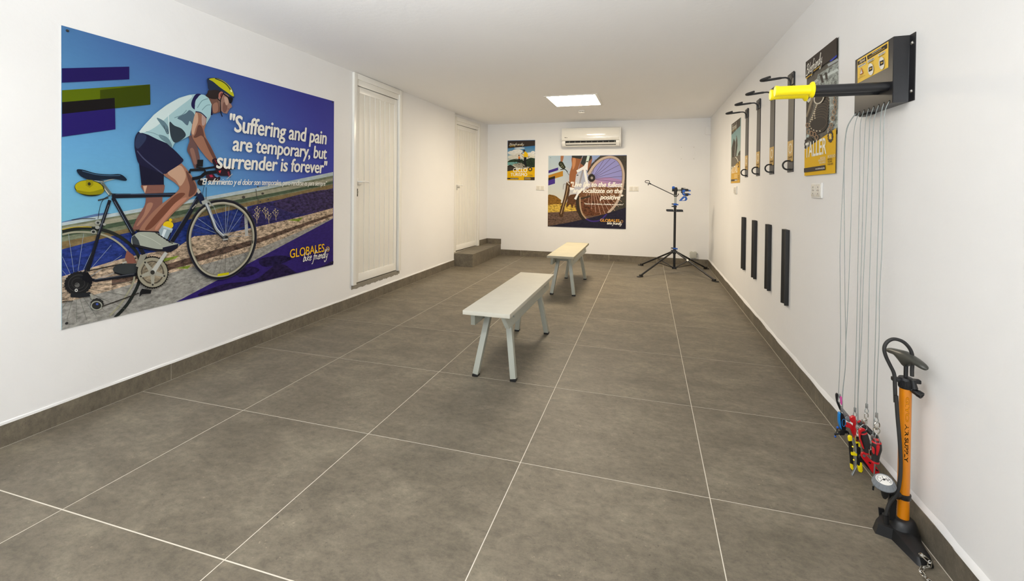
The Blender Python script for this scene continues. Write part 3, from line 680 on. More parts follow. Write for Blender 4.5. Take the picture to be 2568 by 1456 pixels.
# near arm
pr.poly([(978, 522), (1040, 540), (1120, 602), (1112, 680), (1088, 760), (1115, 860), (1180, 980), (1252, 1130), (1190, 1192), (1110, 1110), (1010, 980), (940, 870), (918, 800), (930, 700), (955, 600)], SK, cr=B)
pr.poly([(965, 560), (1000, 540), (1010, 640), (975, 740), (950, 820), (925, 790), (935, 700)], SKL, cr=B, smooth=True)
pr.poly([(1010, 700), (1060, 720), (1090, 860), (1050, 830), (980, 860), (950, 850), (980, 800)], SKD, cr=B, smooth=True)
pr.poly([(1080, 850), (1130, 900), (1240, 1110), (1215, 1140), (1140, 1000)], SKD, cr=B, smooth=True)
pr.poly([(1060, 560), (1110, 610), (1095, 690), (1060, 690)], (176, 150, 142), cr=B, smooth=True)
pr.stroke([(975, 518), (1050, 536), (1120, 602)], 12, (34, 30, 70), B, smooth=True)
# head
pr.poly([(1105, 300), (1180, 330), (1270, 350), (1320, 440), (1295, 520), (1240, 545), (1198, 542), (1188, 430), (1150, 350)], (112, 80, 70), cr=B)
pr.poly([(1200, 430), (1260, 400), (1270, 500), (1235, 535), (1205, 520)], (150, 110, 94), cr=B, smooth=True)
pr.poly([(1285, 262), (1390, 292), (1425, 340), (1430, 400), (1455, 455), (1440, 468), (1424, 478), (1418, 492), (1404, 510), (1388, 545), (1340, 538), (1302, 500), (1285, 430), (1272, 330)], (150, 116, 104), cr=B)
pr.poly([(1340, 400), (1380, 420), (1390, 480), (1360, 530), (1330, 500)], (118, 84, 76), cr=B, smooth=True); pr.poly([(1350, 330), (1400, 350), (1400, 420), (1370, 430)], (188, 154, 136), cr=B, smooth=True)
pr.poly([(1130, 275), (1150, 238), (1250, 232), (1340, 258), (1285, 290), (1262, 350), (1180, 352), (1110, 315)], (44, 36, 36), cr=B, smooth=True)
pr.ell(1308, 302, 32, 46, (176, 112, 98), B, rot=0.25); pr.ell(1312, 302, 15, 28, (110, 60, 56), B, rot=0.25)
pr.stroke([(1330, 280), (1400, 330)], 16, (20, 20, 26), B); pr.poly([(1392, 325), (1425, 330), (1462, 345), (1448, 402), (1420, 412), (1405, 370)], (18, 18, 28), cr=B, smooth=True)
pr.stroke([(1395, 488), (1415, 484)], 6, (90, 40, 40), B)
pr.stroke([(1345, 262), (1300, 370), (1300, 460), (1305, 530), (1325, 585)], 12, (24, 22, 30), B, smooth=True); pr.stroke([(1262, 350), (1305, 390)], 12, (24, 22, 30), B)
pr.poly([(1128, 92), (1185, 78), (1280, 88), (1390, 160), (1450, 240), (1480, 333), (1440, 330), (1340, 268), (1240, 236), (1152, 240), (1132, 160)], (34, 46, 70), cr=B, smooth=True)
pr.poly([(1150, 96), (1230, 84), (1330, 115), (1420, 190), (1465, 270), (1474, 320), (1440, 308), (1390, 270), (1290, 200), (1205, 130)], (186, 184, 24), cr=B, smooth=True)
pr.stroke([(1230, 88), (1330, 130), (1400, 190), (1450, 270)], 13, (44, 50, 50), B, smooth=True); pr.ell(1440, 250, 10, 20, (230, 236, 170), B, n=10, rot=-0.4)
# handlebar, glove
pr.stroke([(1000, 1205), (990, 1240), (1080, 1262), (1230, 1240)], 26, (26, 28, 34), B); pr.stroke([(895, 1320), (905, 1280), (1090, 1275), (1100, 1310)], 34, (24, 26, 32), B)
pr.stroke([(930, 1395), (1040, 1370), (1110, 1320), (1270, 1300)], 42, (22, 24, 30), B, smooth=True); pr.poly([(1000, 1145), (1076, 1146), (1068, 1238), (996, 1230)], (26, 26, 30), cr=B)
pr.ell(1045, 1440, 48, 42, (30, 30, 34), B); pr.poly([(1110, 1350), (1200, 1330), (1240, 1370), (1300, 1380), (1260, 1430), (1150, 1420)], (58, 30, 40), cr=B, smooth=True); pr.poly([(1150, 1345), (1190, 1340), (1205, 1370), (1170, 1375)], (170, 40, 70), cr=B)
pr.poly([(1190, 1150), (1250, 1130), (1290, 1200), (1380, 1230), (1432, 1300), (1424, 1378), (1392, 1358), (1270, 1345), (1225, 1240)], (42, 28, 42), cr=B, smooth=True)
pr.poly([(1272, 1292), (1310, 1282), (1294, 1325)], (210, 60, 60), cr=B); pr.stroke([(1400, 1300), (1420, 1370)], 22, (130, 50, 66), B); pr.stroke([(1455, 1330), (1380, 1400)], 7, (190, 190, 180), B)
pr.stroke([(1400, 1200), (1420, 1130)], 14, (30, 30, 36), B); pr.stroke([(1420, 1270), (1490, 1255)], 16, (40, 40, 40), B); pr.stroke([(1225, 1145), (1255, 1200)], 10, (150, 50, 60), B)
pr.stroke([(1115, 1420), (1240, 1400), (1290, 1370)], 20, (40, 34, 40), B)
pr.stroke([(1268, 200), (1266, 260), (1262, 330)], 4, (20, 20, 26), Cc); pr.stroke([(1250, 180), (1235, 260), (1250, 300)], 4, (20, 20, 26), Cc)
# near shoe, crank, bottle
pr.poly([(862, 570), (895, 520), (985, 552), (962, 600), (945, 645), (880, 620)], (146, 164, 172), cr=Cc); pr.poly([(905, 555), (930, 560), (905, 625), (885, 615)], (210, 222, 226), cr=Cc)
pr.ell(943, 522, 44, 34, (222, 190, 24), Cc); pr.stroke([(900, 535), (975, 560)], 16, (180, 194, 196), Cc); pr.ell(962, 478, 14, 14, (226, 190, 20), Cc, n=10); pr.stroke([(965, 585), (935, 650)], 8, (26, 26, 30), Cc)
pr.stroke([(812, 918), (925, 752)], 36, (182, 184, 178), Cc, w1=26)
pr.poly([(665, 560), (700, 568), (860, 575), (855, 600), (740, 615), (690, 595)], (24, 24, 34), cr=Cc)
pr.poly([(632, 625), (660, 600), (705, 580), (850, 588), (900, 632), (960, 662), (1035, 682), (1020, 705), (970, 722), (860, 728), (760, 708), (680, 702), (632, 680)], (158, 164, 152), cr=Cc, smooth=True)
pr.poly([(632, 625), (655, 605), (690, 650), (705, 700), (640, 690)], (60, 66, 70), cr=Cc); pr.stroke([(640, 690), (720, 708), (860, 735), (980, 725), (1020, 700)], 20, (30, 30, 36), Cc, smooth=True); pr.poly([(895, 712), (1030, 680), (1022, 715), (965, 750), (895, 742)], (26, 28, 44), cr=Cc)
for k in range(6): pr.stroke([(835+k*22, 588+k*15), (872+k*22, 606+k*14)], 7, (26, 26, 30), Cc)
pr.stroke([(700, 600), (800, 640), (880, 690)], 4, (190, 196, 184), Cc, smooth=True)
# chainrings
pr.ell(808, 922, 134, 134, (30, 28, 26), Cc, teeth=44, td=0.045); pr.ell(808, 922, 128, 126, (150, 146, 128), Cc); pr.ell(808, 922, 102, 102, (128, 118, 100), Cc, grain=0.8)
pr.ring(808, 922, 92, 92, 8, (70, 66, 58), Cc)
for k in range(5):
    t = radians(-55+72*k); pr.stroke([(808, 922), (808+112*cos(t), 922+112*sin(t))], 44, (158, 156, 142), Cc, w1=20); pr.ell(808+105*cos(t), 922+105*sin(t), 9, 9, (50, 48, 44), Cc, n=8)
pr.ell(808, 922, 34, 34, (150, 148, 136), Cc); pr.stroke([(812, 918), (925, 752)], 38, (184, 186, 180), Cc, w1=28); pr.ell(808, 922, 19, 19, (50, 50, 46), Cc, n=12)
pr.poly([(718, 1060), (800, 1072), (792, 1102), (720, 1106), (695, 1130), (700, 1090)], (26, 26, 28), cr=Cc)
pr.poly([(665, 870), (700, 780), (770, 758), (740, 810), (690, 880)], (140, 138, 126), cr=Cc)
# ---- front wheel
TY = [(480, 337), (560, 345), (640, 368), (750, 450), (830, 580), (857, 720), (840, 860), (780, 1000), (680, 1110), (570, 1180), (450, 1205), (330, 1185), (225, 1110), (150, 990), (105, 850), (103, 700), (150, 560), (230, 440), (350, 360)]
cxw, cyw = 482, 770
sc_ = lambda k: [(cxw+(x-cxw)*k, cyw+(y-cyw)*k) for x, y in TY]
hub = (525, 752)
rim_in = [(p.x, p.y) for p in smooth_path([(x, y, 0) for x, y in sc_(0.86)], 5, True)]
for k in range(30):
    q = rim_in[int(k*len(rim_in)/30)]; pr.stroke([(hub[0]+6*cos(k*2.2), hub[1]+8*sin(k*2.2)), q], 2.6, (170, 186, 196) if (q[1] < 780 and k % 3) else (74, 72, 74), D)
pr.stroke(sc_(0.962), 30, (26, 26, 34), D, smooth=True, closed=True)
pr.stroke(sc_(0.905), 20, (172, 168, 150), D, smooth=True, closed=True)
pr.stroke(sc_(0.875), 9, (126, 122, 106), D, smooth=True, closed=True); pr.stroke(sc_(0.985), 5, (58, 62, 74), D, smooth=True, closed=True)
pr.poly([(440, 1140), (556, 1122), (556, 1148), (430, 1166)], (196, 190, 10), cr=D); pr.poly([(806, 784), (820, 780), (818, 812), (806, 816)], (70, 70, 66), cr=D)
pr.stroke([(300, 385), (370, 570), (410, 680), (505, 770)], 16, (44, 46, 56), D, smooth=True)
pr.stroke([(285, 355), (330, 420), (385, 560), (430, 670), (530, 752)], 34, (150, 158, 166), D, smooth=True, w1=24); pr.stroke([(310, 380), (380, 550), (430, 655), (520, 742)], 6, (222, 228, 230), D, smooth=True)
pr.ell(520, 752, 32, 26, (80, 82, 84), D); pr.ell(530, 748, 16, 16, (30, 30, 34), D, n=12); pr.stroke([(490, 775), (545, 765)], 14, (170, 172, 170), D)
pr.poly([(258, 362), (325, 335), (340, 372), (275, 398)], (166, 170, 166), cr=D); pr.stroke([(320, 345), (370, 400), (385, 412)], 16, (140, 144, 140), D); pr.stroke([(205, 395), (160, 440)], 12, (150, 150, 140), D)
# ---- lettering
WT = (236, 234, 224)
OUTL = (120, 124, 140)
def line(s, l, r, t, shear, bold, outline=True, sp=0.97, cr=A):
    pr.text(s, l, r, t, WT, shear, bold, cr, sp)
line('"Suffering and pain', (392, 700), (1474, 843), (445, 508), 0.12, 0.028)
line('are temporary, but', (437, 915), (1476, 1008), (437, 737), 0.12, 0.028)
line('surrender is forever"', (258, 1106), (1420+55, 1167), (258, 925), 0.12, 0.028)
line('\u201cEl sufrimiento y el dolor son temporales, pero rendirse es para siempre\u201d', (70, 1288), (1478, 1304), (90, 1216), 0.22, 0.012, False, 0.9)
pr.text('GLOBALES', (1212, 958), (1583, 912), (1212, 873), (238, 186, 20), 0, 0.012, D, 1.0)
pr.ring(1620, 873, 17, 24, 4.5, (238, 186, 20), D, n=24); pr.text('G', (1611, 886), (1629, 884), (1611, 862), WT, 0, 0.02, D)
pr.script('bike friendly', (1350, 1008), (1612, 965), 0.036, WT, 0.0065, D, lean=0.3)
pr.build('print', root)
for (x, y) in ((169, 77), (834, 256), (167, 810), (831, 657)):
    p = P(x, y, 0, XL+0.006); b = MB(); b.lathe((p.x, p.y, p.z), (1, 0, 0), [(0, 0.0065), (0.002, 0.006), (0.0035, 0.003)], 14); b.build('screw', M_BLK2, root)

# ---------------------------------------------------------------- square poster on the end wall
G = crop(1360, 380, 7.282)
root, pr, (u0, u1, z0, z1), w = board('wall_poster', 'square poster of a mountain biker and a big wheel, Live life to the fullest', 1, YB, (1, 0, 0), (0, -1, 0), [(1376, 390), (1572, 389), (1569, 573), (1373, 568)], 0.008)
def sky2(i, j):
    a = lerpc((176, 196, 206), (110, 130, 190), clamp(i*1.2-0.1)); b_ = lerpc((206, 204, 192), (150, 128, 168), clamp(i*1.2-0.2))
    return (*lerpc(b_, a, clamp((j-0.35)/0.65)), 0.0)
pr.grid(u0, u1, z0, z1, 30, 28, sky2)
pr.poly([(100, 1110), (300, 1080), (640, 1040), (1530, 1000), (1528, 1414), (95, 1368)], (98, 78, 66), 0.7, G)
pr.poly([(103, 800), (180, 790), (250, 812), (300, 850), (346, 888), (340, 930), (400, 960), (340, 1000), (104, 1000)], (126, 90, 34), 0.6, G, smooth=True)
pr.poly([(103, 975), (200, 960), (340, 960), (420, 930), (560, 900), (650, 930), (650, 1080), (330, 1100), (102, 1110)], (192, 160, 68), 0.8, G)
pr.poly([(560, 910), (640, 760), (900, 640), (1480, 640), (1500, 900), (1330, 1100), (1200, 1150), (760, 1180), (640, 1120)], (110, 76, 50), 0.9, G)
pr.poly([(720, 880), (1000, 800), (1300, 900), (1200, 1100), (800, 1160)], (96, 60, 40), 0.9, G, smooth=True)
pr.poly([(113, 345), (290, 288), (290, 340), (113, 395)], (66, 48, 130), cr=G); pr.poly([(112, 432), (378, 350), (378, 446), (232, 490), (111, 522)], (176, 126, 40), cr=G)
pr.poly([(111, 482), (232, 444), (232, 490), (110, 526)], (40, 38, 34), cr=G); pr.poly([(110, 526), (232, 488), (232, 583), (109, 618)], (70, 50, 134), cr=G)
pr.poly([(335, 76), (392, 76), (385, 130), (362, 205), (330, 192)], (166, 112, 78), cr=G); pr.poly([(316, 182), (372, 190), (402, 240), (426, 290), (390, 320), (350, 300), (298, 240)], (46, 48, 34), cr=G, smooth=True)
for x, y in ((340, 225), (365, 250), (350, 268), (380, 280)): pr.ell(x, y, 9, 8, (150, 150, 120), G, n=8)
pr.stroke([(330, 330), (400, 320), (440, 345), (460, 375)], 14, (40, 40, 34), G, smooth=True); pr.stroke([(420, 295), (500, 330), (590, 400)], 7, (200, 190, 180), G, smooth=True); pr.stroke([(445, 360), (490, 430)], 7, (50, 46, 40), G)
pr.poly([(745, 76), (905, 76), (912, 140), (890, 250), (840, 340), (650, 345), (690, 220), (720, 140)], (142, 92, 66), cr=G); pr.poly([(745, 76), (905, 76), (900, 130), (760, 260), (700, 215)], (52, 56, 52), cr=G)
pr.poly([(545, 100), (716, 100), (700, 180), (650, 330), (620, 480), (600, 640), (540, 680), (500, 640), (495, 420), (540, 250)], (146, 94, 60), cr=G, smooth=True)
pr.poly([(560, 120), (610, 130), (600, 250), (560, 330), (550, 250)], (190, 132, 88), cr=G, smooth=True); pr.poly([(540, 74), (738, 74), (700, 135), (538, 106)], (50, 52, 48), cr=G)
# tyre band around the big wheel
pr.poly([(1060, 73), (1543, 71), (1532, 1130), (1300, 1180), (1200, 1180), (1400, 880), (1480, 640), (1500, 430), (1440, 210), (1330, 105), (1200, 88), (1040, 180), (930, 320), (850, 420), (815, 370), (900, 220)], (66, 62, 54), 0.35, G)
pr.poly([(900, 420), (1000, 240), (1110, 145), (1240, 118), (1350, 150), (1420, 240), (1462, 400), (1450, 560), (1300, 650), (1000, 600)], (140, 140, 196), cr=G, smooth=True)
pr.poly([(930, 520), (1150, 470), (1440, 520), (1400, 620), (1200, 640), (980, 600)], (160, 128, 172), cr=G, smooth=True)
for k in range(26):
    t = radians(-85+k*13.2); ex, ey = 1130+390*cos(t), 620+530*sin(t)
    if ex < 860 and ey < 600: continue
    pr.stroke([(905, 500), (ex, ey)], 7, (90, 78, 96) if ey < 600 else (190, 160, 140), G)
pr.stroke([(650, 800), (640, 900), (655, 1040), (700, 1160), (780, 1260)], 56, (52, 44, 36), G, smooth=True); pr.stroke([(690, 830), (690, 950), (705, 1060), (740, 1150), (810, 1232)], 24, (176, 150, 120), G, smooth=True)
pr.stroke([(838, 420), (950, 250), (1080, 140), (1240, 98), (1370, 140), (1445, 250), (1482, 400), (1470, 600), (1420, 800), (1330, 980), (1200, 1120)], 44, (186, 166, 150), G, smooth=True)
pr.stroke([(870, 430), (975, 265), (1095, 160), (1240, 120), (1355, 160), (1425, 260), (1460, 400), (1448, 590)], 9, (120, 104, 96), G, smooth=True)
pr.ell(900, 480, 62, 70, (44, 40, 38), G, teeth=14, td=0.12); pr.ell(905, 480, 24, 26, (150, 140, 130), G)
# left (front) wheel seen edge-on, frame
pr.poly([(440, 570), (480, 548), (520, 600), (500, 720), (480, 820), (410, 1000), (375, 1180), (308, 1170), (330, 1040), (380, 880), (420, 700)], (78, 56, 36), 0.4, G, smooth=True); pr.stroke([(470, 620), (430, 820), (340, 1140)], 10, (190, 160, 120), G, smooth=True)
pr.poly([(480, 820), (560, 780), (640, 800), (560, 1000), (540, 1030), (510, 960), (440, 1010)], (86, 56, 34), 0.5, G, smooth=True)
FW = (226, 226, 224)
pr.stroke([(845, 76), (815, 200)], 46, (196, 214, 206), G); pr.stroke([(838, 180), (800, 185)], 16, (60, 60, 56), G)
pr.poly([(622, 345), (760, 262), (800, 195), (838, 200), (826, 340), (760, 322), (640, 385)], FW, cr=G); pr.stroke([(770, 320), (812, 560)], 44, FW, G); pr.stroke([(745, 340), (660, 640)], 30, (150, 146, 150), G)
pr.poly([(620, 410), (700, 390), (660, 650), (585, 655)], (190, 192, 200), cr=G); pr.stroke([(600, 870), (650, 770), (840, 580)], 42, FW, G, w1=24); pr.stroke([(625, 430), (660, 430)], 16, (40, 40, 40), G)
pr.poly([(500, 650), (590, 660), (560, 700), (505, 705)], (230, 230, 226), cr=G); pr.stroke([(450, 545), (500, 600)], 16, (206, 200, 190), G); pr.stroke([(380, 690), (390, 600), (440, 590)], 6, (70, 66, 60), G, smooth=True)
pr.stroke([(700, 860), (880, 810)], 30, (60, 50, 40), G)
# dark corner and violet arc
pr.poly([(95, 1366), (500, 1290), (800, 1225), (1100, 1150), (1533, 1020), (1528, 1414)], (38, 36, 52), 0.35, G)
pr.stroke([(800, 1226), (900, 1268), (1050, 1252), (1180, 1138)], 24, (62, 46, 120), G, smooth=True)
WT = (238, 236, 226)
def line2(s, l, r, t, sh, bold): pr.text(s, l, r, t, WT, sh, bold, G, 0.97)
line2('"Live life to the fullest', (508, 640), (1452, 645), (508, 548), 0.22, 0.03)
line2('and localizate on the', (560, 752), (1452, 752), (560, 660), 0.22, 0.03)
line2('positive"', (1060, 872), (1452, 874), (1060, 780), 0.22, 0.03)
pr.text('"Vive la vida al m\u00e1ximo y focalizate en lo positivo"', (762, 968), (1480, 974), (762, 934), WT, 0.22, 0.012, G, 0.9)
pr.text('GLOBALES', (1056, 1278), (1410, 1282), (1056, 1222), (238, 176, 60), 0, 0.015, G); pr.ring(1452, 1272, 20, 20, 6, (226, 176, 90), G, n=18)
pr.script('bike friendly', (1180, 1324), (1445, 1336), 0.024, WT, 0.007, G, lean=0.3)
pr.build('print', root)
for (x, y) in ((150, 110), (1510, 110), (135, 1335), (1490, 1375)):
    p = G(x, y); p = P(p[0], p[1], 1, YB-0.009); b = MB(); b.lathe((p.x, p.y, p.z), (0, -1, 0), [(0, 0.005), (0.0015, 0.005), (0.003, 0.002)], 12); b.build('screw', M_BLK2, root)

# ---------------------------------------------------------------- yellow posters
YEL = (226, 178, 10); CHAR = (60, 52, 47)
def gear(pr, x, y, r, col, inner, cr, ry=None):
    pr.ell(x, y, r, ry or r, col, cr, teeth=12, td=0.14); pr.ell(x, y, r*0.55, (ry or r)*0.55, inner, cr, n=16)
Hc = crop(1260, 340, 11.2)
root, pr, (u0, u1, z0, z1), w = board('wall_poster', 'small yellow and black poster titled CICLO TURISMO with two cyclists on a jetty', 1, YB, (1, 0, 0), (0, -1, 0), [(1273, 352), (1342, 351), (1341, 452), (1272, 451)], 0.0015)
pr.grid(u0, u1, z0, z1, 4, 12, lambda i, j: lerpc((206, 206, 190), (40, 110, 170), clamp((j-0.45)/0.45)))
for x, y, a_, b_, c in ((250, 480, 160, 60, (222, 222, 214)), (420, 440, 150, 60, (226, 226, 220)), (560, 540, 200, 60, (214, 212, 200)), (300, 600, 180, 60, (212, 210, 196)), (800, 540, 150, 70, (226, 224, 214)), (480, 350, 150, 26, (200, 212, 216)), (700, 600, 220, 50, (222, 218, 200)), (860, 470, 60, 40, (230, 230, 226))):
    x = max(150+a_, min(x, 918-a_)) if a_ < 380 else x; pr.ell(x, y, a_, b_, c, Hc, grain=0.15)
pr.poly([(145, 730), (200, 690), (330, 655), (420, 665), (560, 665), (600, 720), (700, 650), (800, 615), (915, 640), (915, 900), (145, 800)], (44, 60, 44), 0.6, Hc)
pr.poly([(145, 745), (400, 735), (540, 780), (500, 840), (145, 830)], (110, 160, 156), 0.15, Hc)
pr.poly([(280, 800), (520, 760), (740, 890), (560, 960), (380, 880)], (160, 156, 140), 0.2, Hc)
for k in range(5): pr.stroke([(330+k*50, 800-k*6), (560+k*40, 930-k*10)], 4, (110, 104, 92), Hc)
pr.poly([(142, 850), (220, 815), (300, 850), (380, 900), (380, 990), (138, 1004)], (50, 46, 40), 0.3, Hc)
for k in range(6): pr.stroke([(170+k*30, 880-k*4), (165+k*30, 980)], 7, (90, 84, 72), Hc)
for cx_, cy_, r in ((388, 740, 58), (470, 760, 56), (600, 780, 74), (790, 790, 80)): pr.ring(cx_, cy_, r*0.6, r, 9, (24, 26, 26), Hc, n=20)
pr.stroke([(388, 740), (430, 690), (470, 760)], 8, (30, 30, 30), Hc); pr.stroke([(600, 780), (700, 680), (790, 790)], 9, (30, 30, 30), Hc); pr.stroke([(370, 645), (440, 655)], 8, (24, 24, 24), Hc); pr.stroke([(550, 590), (610, 605)], 12, (24, 24, 24), Hc); pr.stroke([(700, 605), (760, 590)], 14, (24, 24, 24), Hc)
pr.poly([(450, 580), (495, 585), (500, 650), (445, 645)], (216, 130, 60), cr=Hc); pr.poly([(448, 645), (495, 650), (480, 760), (450, 750)], (40, 36, 36), cr=Hc); pr.ell(466, 556, 18, 20, (70, 46, 36), Hc, n=12)
pr.poly([(615, 455), (660, 445), (715, 510), (720, 600), (690, 600), (608, 604), (600, 560), (555, 540), (560, 520), (606, 530)], (232, 190, 20), cr=Hc); pr.poly([(605, 604), (680, 604), (665, 740), (690, 860), (650, 870), (590, 760)], (30, 34, 34), cr=Hc); pr.poly([(580, 860), (690, 860), (690, 880), (575, 884)], (26, 26, 30), cr=Hc)
pr.ell(612, 430, 26, 34, (110, 74, 54), Hc, n=12); pr.poly([(572, 425), (600, 395), (636, 395), (642, 430)], (40, 46, 50), cr=Hc); pr.ell(548, 500, 14, 16, (40, 40, 40), Hc, n=8)
pr.poly([(153, 146), (921, 134), (919, 280), (150, 356)], CHAR, cr=Hc)
pr.poly([(140, 1000), (917, 884), (911, 1265), (136, 1262)], YEL, cr=Hc)
pr.script('Bikefriendly.', (195, 276), (615, 262), 0.018, (240, 236, 220), 0.0042, Hc, lean=0.2); pr.stroke([(200, 308), (300, 285), (350, 288)], 11, YEL, Hc); pr.stroke([(410, 282), (570, 268)], 7, (190, 150, 40), Hc)
pr.text('CICLO', (302, 1030), (692, 1018), (302, 902), (240, 238, 226), 0, 0.02, Hc); pr.text('TURISMO', (232, 1136), (694, 1128), (232, 1042), (240, 238, 226), 0, 0.02, Hc)
gear(pr, 780, 942, 56, CHAR, YEL, Hc); pr.text('CYCLE', (728, 1114), (838, 1112), (728, 1090), CHAR, 0, 0.02, Hc); pr.text('TOURISM', (728, 1144), (858, 1142), (728, 1122), CHAR, 0, 0.02, Hc)
pr.poly([(136, 1186), (450, 1188), (450, 1228), (136, 1222)], CHAR, cr=Hc); pr.text('www.bikefriendly.bike', (222, 1216), (438, 1218), (222, 1196), (236, 234, 224), 0, 0.01, Hc)
pr.poly([(612, 1166), (908, 1166), (906, 1252), (610, 1250)], CHAR, cr=Hc)
for k, l in enumerate((150, 175, 165, 170)): pr.stroke([(626, 1182+k*17), (626+l, 1182+k*17)], 6, (210, 200, 180) if k < 2 else YEL, Hc)
pr.build('print', root)

I_ = crop(2000, 80, 3.933)
root, pr, (u0, u1, z0, z1), w = board('wall_poster', 'tall yellow and black poster titled TALLER with a bicycle sprocket, behind the yellow grips', 0, XR, (0, -1, 0), (-1, 0, 0), [(2022, 157), (2103, 93), (2101, 435), (2021, 440)], 0.0015)
pr.poly([(84, 300), (404, 50), (403, 1000), (82, 1200)], (96, 92, 84), 0.3, I_)
pr.poly([(200, 420), (403, 290), (403, 960), (300, 1020), (240, 700), (180, 520)], (150, 156, 150), 0.9, I_)
pr.poly([(84, 620), (180, 560), (150, 760), (100, 900), (84, 900)], (62, 54, 46), 0.8, I_)
for a_, b_, c in (((90, 560), (200, 470), (190, 196, 190)), ((250, 450), (400, 370), (206, 214, 208)), ((100, 690), (190, 590), (212, 208, 196)), ((230, 420), (250, 500), (66, 62, 56)), ((280, 400), (290, 470), (70, 66, 60)), ((84, 840), (150, 640), (140, 126, 104)), ((300, 330), (400, 270), (170, 176, 176)), ((90, 1060), (130, 940), (176, 190, 186))):
    pr.stroke([a_, b_], 24, c, I_)
# sprocket cone
for k in range(9):
    f = k/8.0; cx_ = lerp(262, 216, f); cy_ = lerp(668, 905, f); r = lerp(56, 96, f)
    pr.ell(cx_, cy_+12, r, r*0.78, (42, 36, 32), I_, teeth=13, td=0.07, rot=-0.5); pr.ring(cx_, cy_, r*0.90, r*0.66, 3, (104, 90, 74), I_, rot=-0.5, n=26)
    for q in range(9): t = radians(8+q*21+k*9); pr.ell(cx_+r*0.92*cos(t), cy_+r*0.7*sin(t)+6, 7, 8, (196, 184, 160), I_, n=7)
pr.ell(222, 650, 44, 62, (60, 52, 44), I_, rot=0.5); pr.ring(222, 650, 42, 60, 12, (206, 198, 180), I_, rot=0.5)
for x, y in ((378, 690), (388, 740), (372, 790), (360, 850), (345, 920), (150, 1000), (120, 985), (180, 1010), (110, 920), (200, 1040), (330, 960), (390, 650)):
    pr.ring(x, y, 15, 22, 9, (150, 120, 92), I_, n=12); pr.ell(x, y, 5, 7, (60, 46, 38), I_, n=6)
pr.ell(126, 1110, 44, 70, (50, 46, 42), I_, teeth=12, td=0.12); pr.ell(126, 1110, 24, 40, (120, 116, 106), I_)
pr.poly([(84, 304), (405, 46), (404, 228), (84, 460)], CHAR, cr=I_); pr.poly([(330, 285), (404, 224), (404, 244), (345, 292)], (40, 60, 170), cr=I_)
pr.poly([(83, 1160), (290, 1020), (403, 945), (402, 1391), (81, 1419)], YEL, cr=I_)
pr.script('Bikefriendly.', (98, 432), (262, 296), 0.030, (240, 238, 226), 0.0055, I_, lean=0.25); pr.stroke([(98, 462), (120, 440), (160, 415)], 8, (226, 178, 20), I_); pr.stroke([(175, 385), (240, 335)], 7, (200, 160, 30), I_)
pr.text('TALLER', (92, 1238), (300, 1200), (92, 1090), (240, 238, 226), 0, 0.02, I_)
gear(pr, 342, 1030, 26, CHAR, YEL, I_, 56); pr.stroke([(330, 1005), (354, 1055)], 6, (236, 232, 210), I_); pr.stroke([(354, 1005), (330, 1055)], 6, (236, 200, 60), I_)
pr.text('WORKSHOP', (316, 1242), (396, 1236), (316, 1214), (236, 226, 180), 0, 0.02, I_)
for k, s_ in enumerate(('BIKETOOLS,', 'TOOLS AND', 'SPARE PARTS')): pr.text(s_, (316, 1264+k*24), (316+(46, 42, 54)[k], 1262+k*24), (316, 1248+k*24), CHAR, 0, 0.01, I_)
for k, s_ in enumerate(('BIKETOOLS,', 'HERRAMIENTAS', 'Y RECAMBIOS')): pr.text(s_, ((244, 225, 232)[k], 1252+k*24), (298, 1248+k*24), ((244, 225, 232)[k], 1234+k*24), (240, 232, 196), 0, 0.01, I_)
pr.poly([(82, 1344), (294, 1312), (294, 1360), (82, 1386)], CHAR, cr=I_); pr.text('www.bikefriendly.bike', (196, 1357), (290, 1348), (196, 1340), (236, 234, 224), 0, 0.01, I_)
pr.build('print', root)

J = crop(1810, 280, 6.6125)
root, pr, (u0, u1, z0, z1), w = board('wall_poster', 'far narrow-looking yellow and grey poster titled RUTAS with trees and a road', 0, XR, (0, -1, 0), (-1, 0, 0), [(1834, 313), (1857, 294), (1857, 457), (1833, 460)], 0.0015)
pr.grid(u0, u1, z0, z1, 4, 12, lambda i, j: lerpc((176, 190, 180), (120, 156, 160), clamp((j-0.4)/0.5)))
pr.poly([(165, 600), (200, 440), (225, 500), (245, 385), (258, 460), (262, 560), (240, 740), (165, 760)], (70, 66, 56), 0.6, J); pr.stroke([(240, 420), (225, 600), (218, 740)], 8, (170, 170, 160), J)
pr.poly([(270, 700), (290, 660), (308, 640), (308, 720), (270, 740)], (70, 70, 58), 0.4, J)
pr.poly([(161, 760), (240, 740), (308, 710), (307, 830), (158, 960)], (112, 106, 92), 0.15, J); pr.stroke([(222, 748), (250, 775), (272, 830)], 9, (226, 222, 206), J, smooth=True)
pr.poly([(166, 192), (309, 88), (308, 232), (163, 384)], (80, 72, 64), cr=J); pr.script('Bikefriendly.', (170, 318), (250, 258), 0.032, (214, 210, 196), 0.006, J); pr.stroke([(170, 330), (245, 272)], 4, (190, 160, 60), J)
pr.poly([(160, 960), (260, 850), (308, 812), (307, 1180), (157, 1188)], (208, 164, 62), cr=J); pr.text('RUTAS', (166, 1024), (262, 1004), (166, 905), (236, 228, 206), 0, 0.03, J); gear(pr, 280, 880, 12, (70, 62, 54), (208, 164, 62), J, 44)
pr.poly([(158, 1122), (262, 1114), (262, 1146), (158, 1156)], (80, 72, 64), cr=J); pr.stroke([(218, 1136), (260, 1133)], 16, (210, 206, 190), J)
for k in range(3): pr.stroke([(210, 1048+k*22), (262, 1042+k*22)], 12, (226, 200, 140), J); pr.stroke([(272, 1066+k*26), (296, 1062+k*26)], 9, (110, 84, 40), J)
pr.build('print', root)

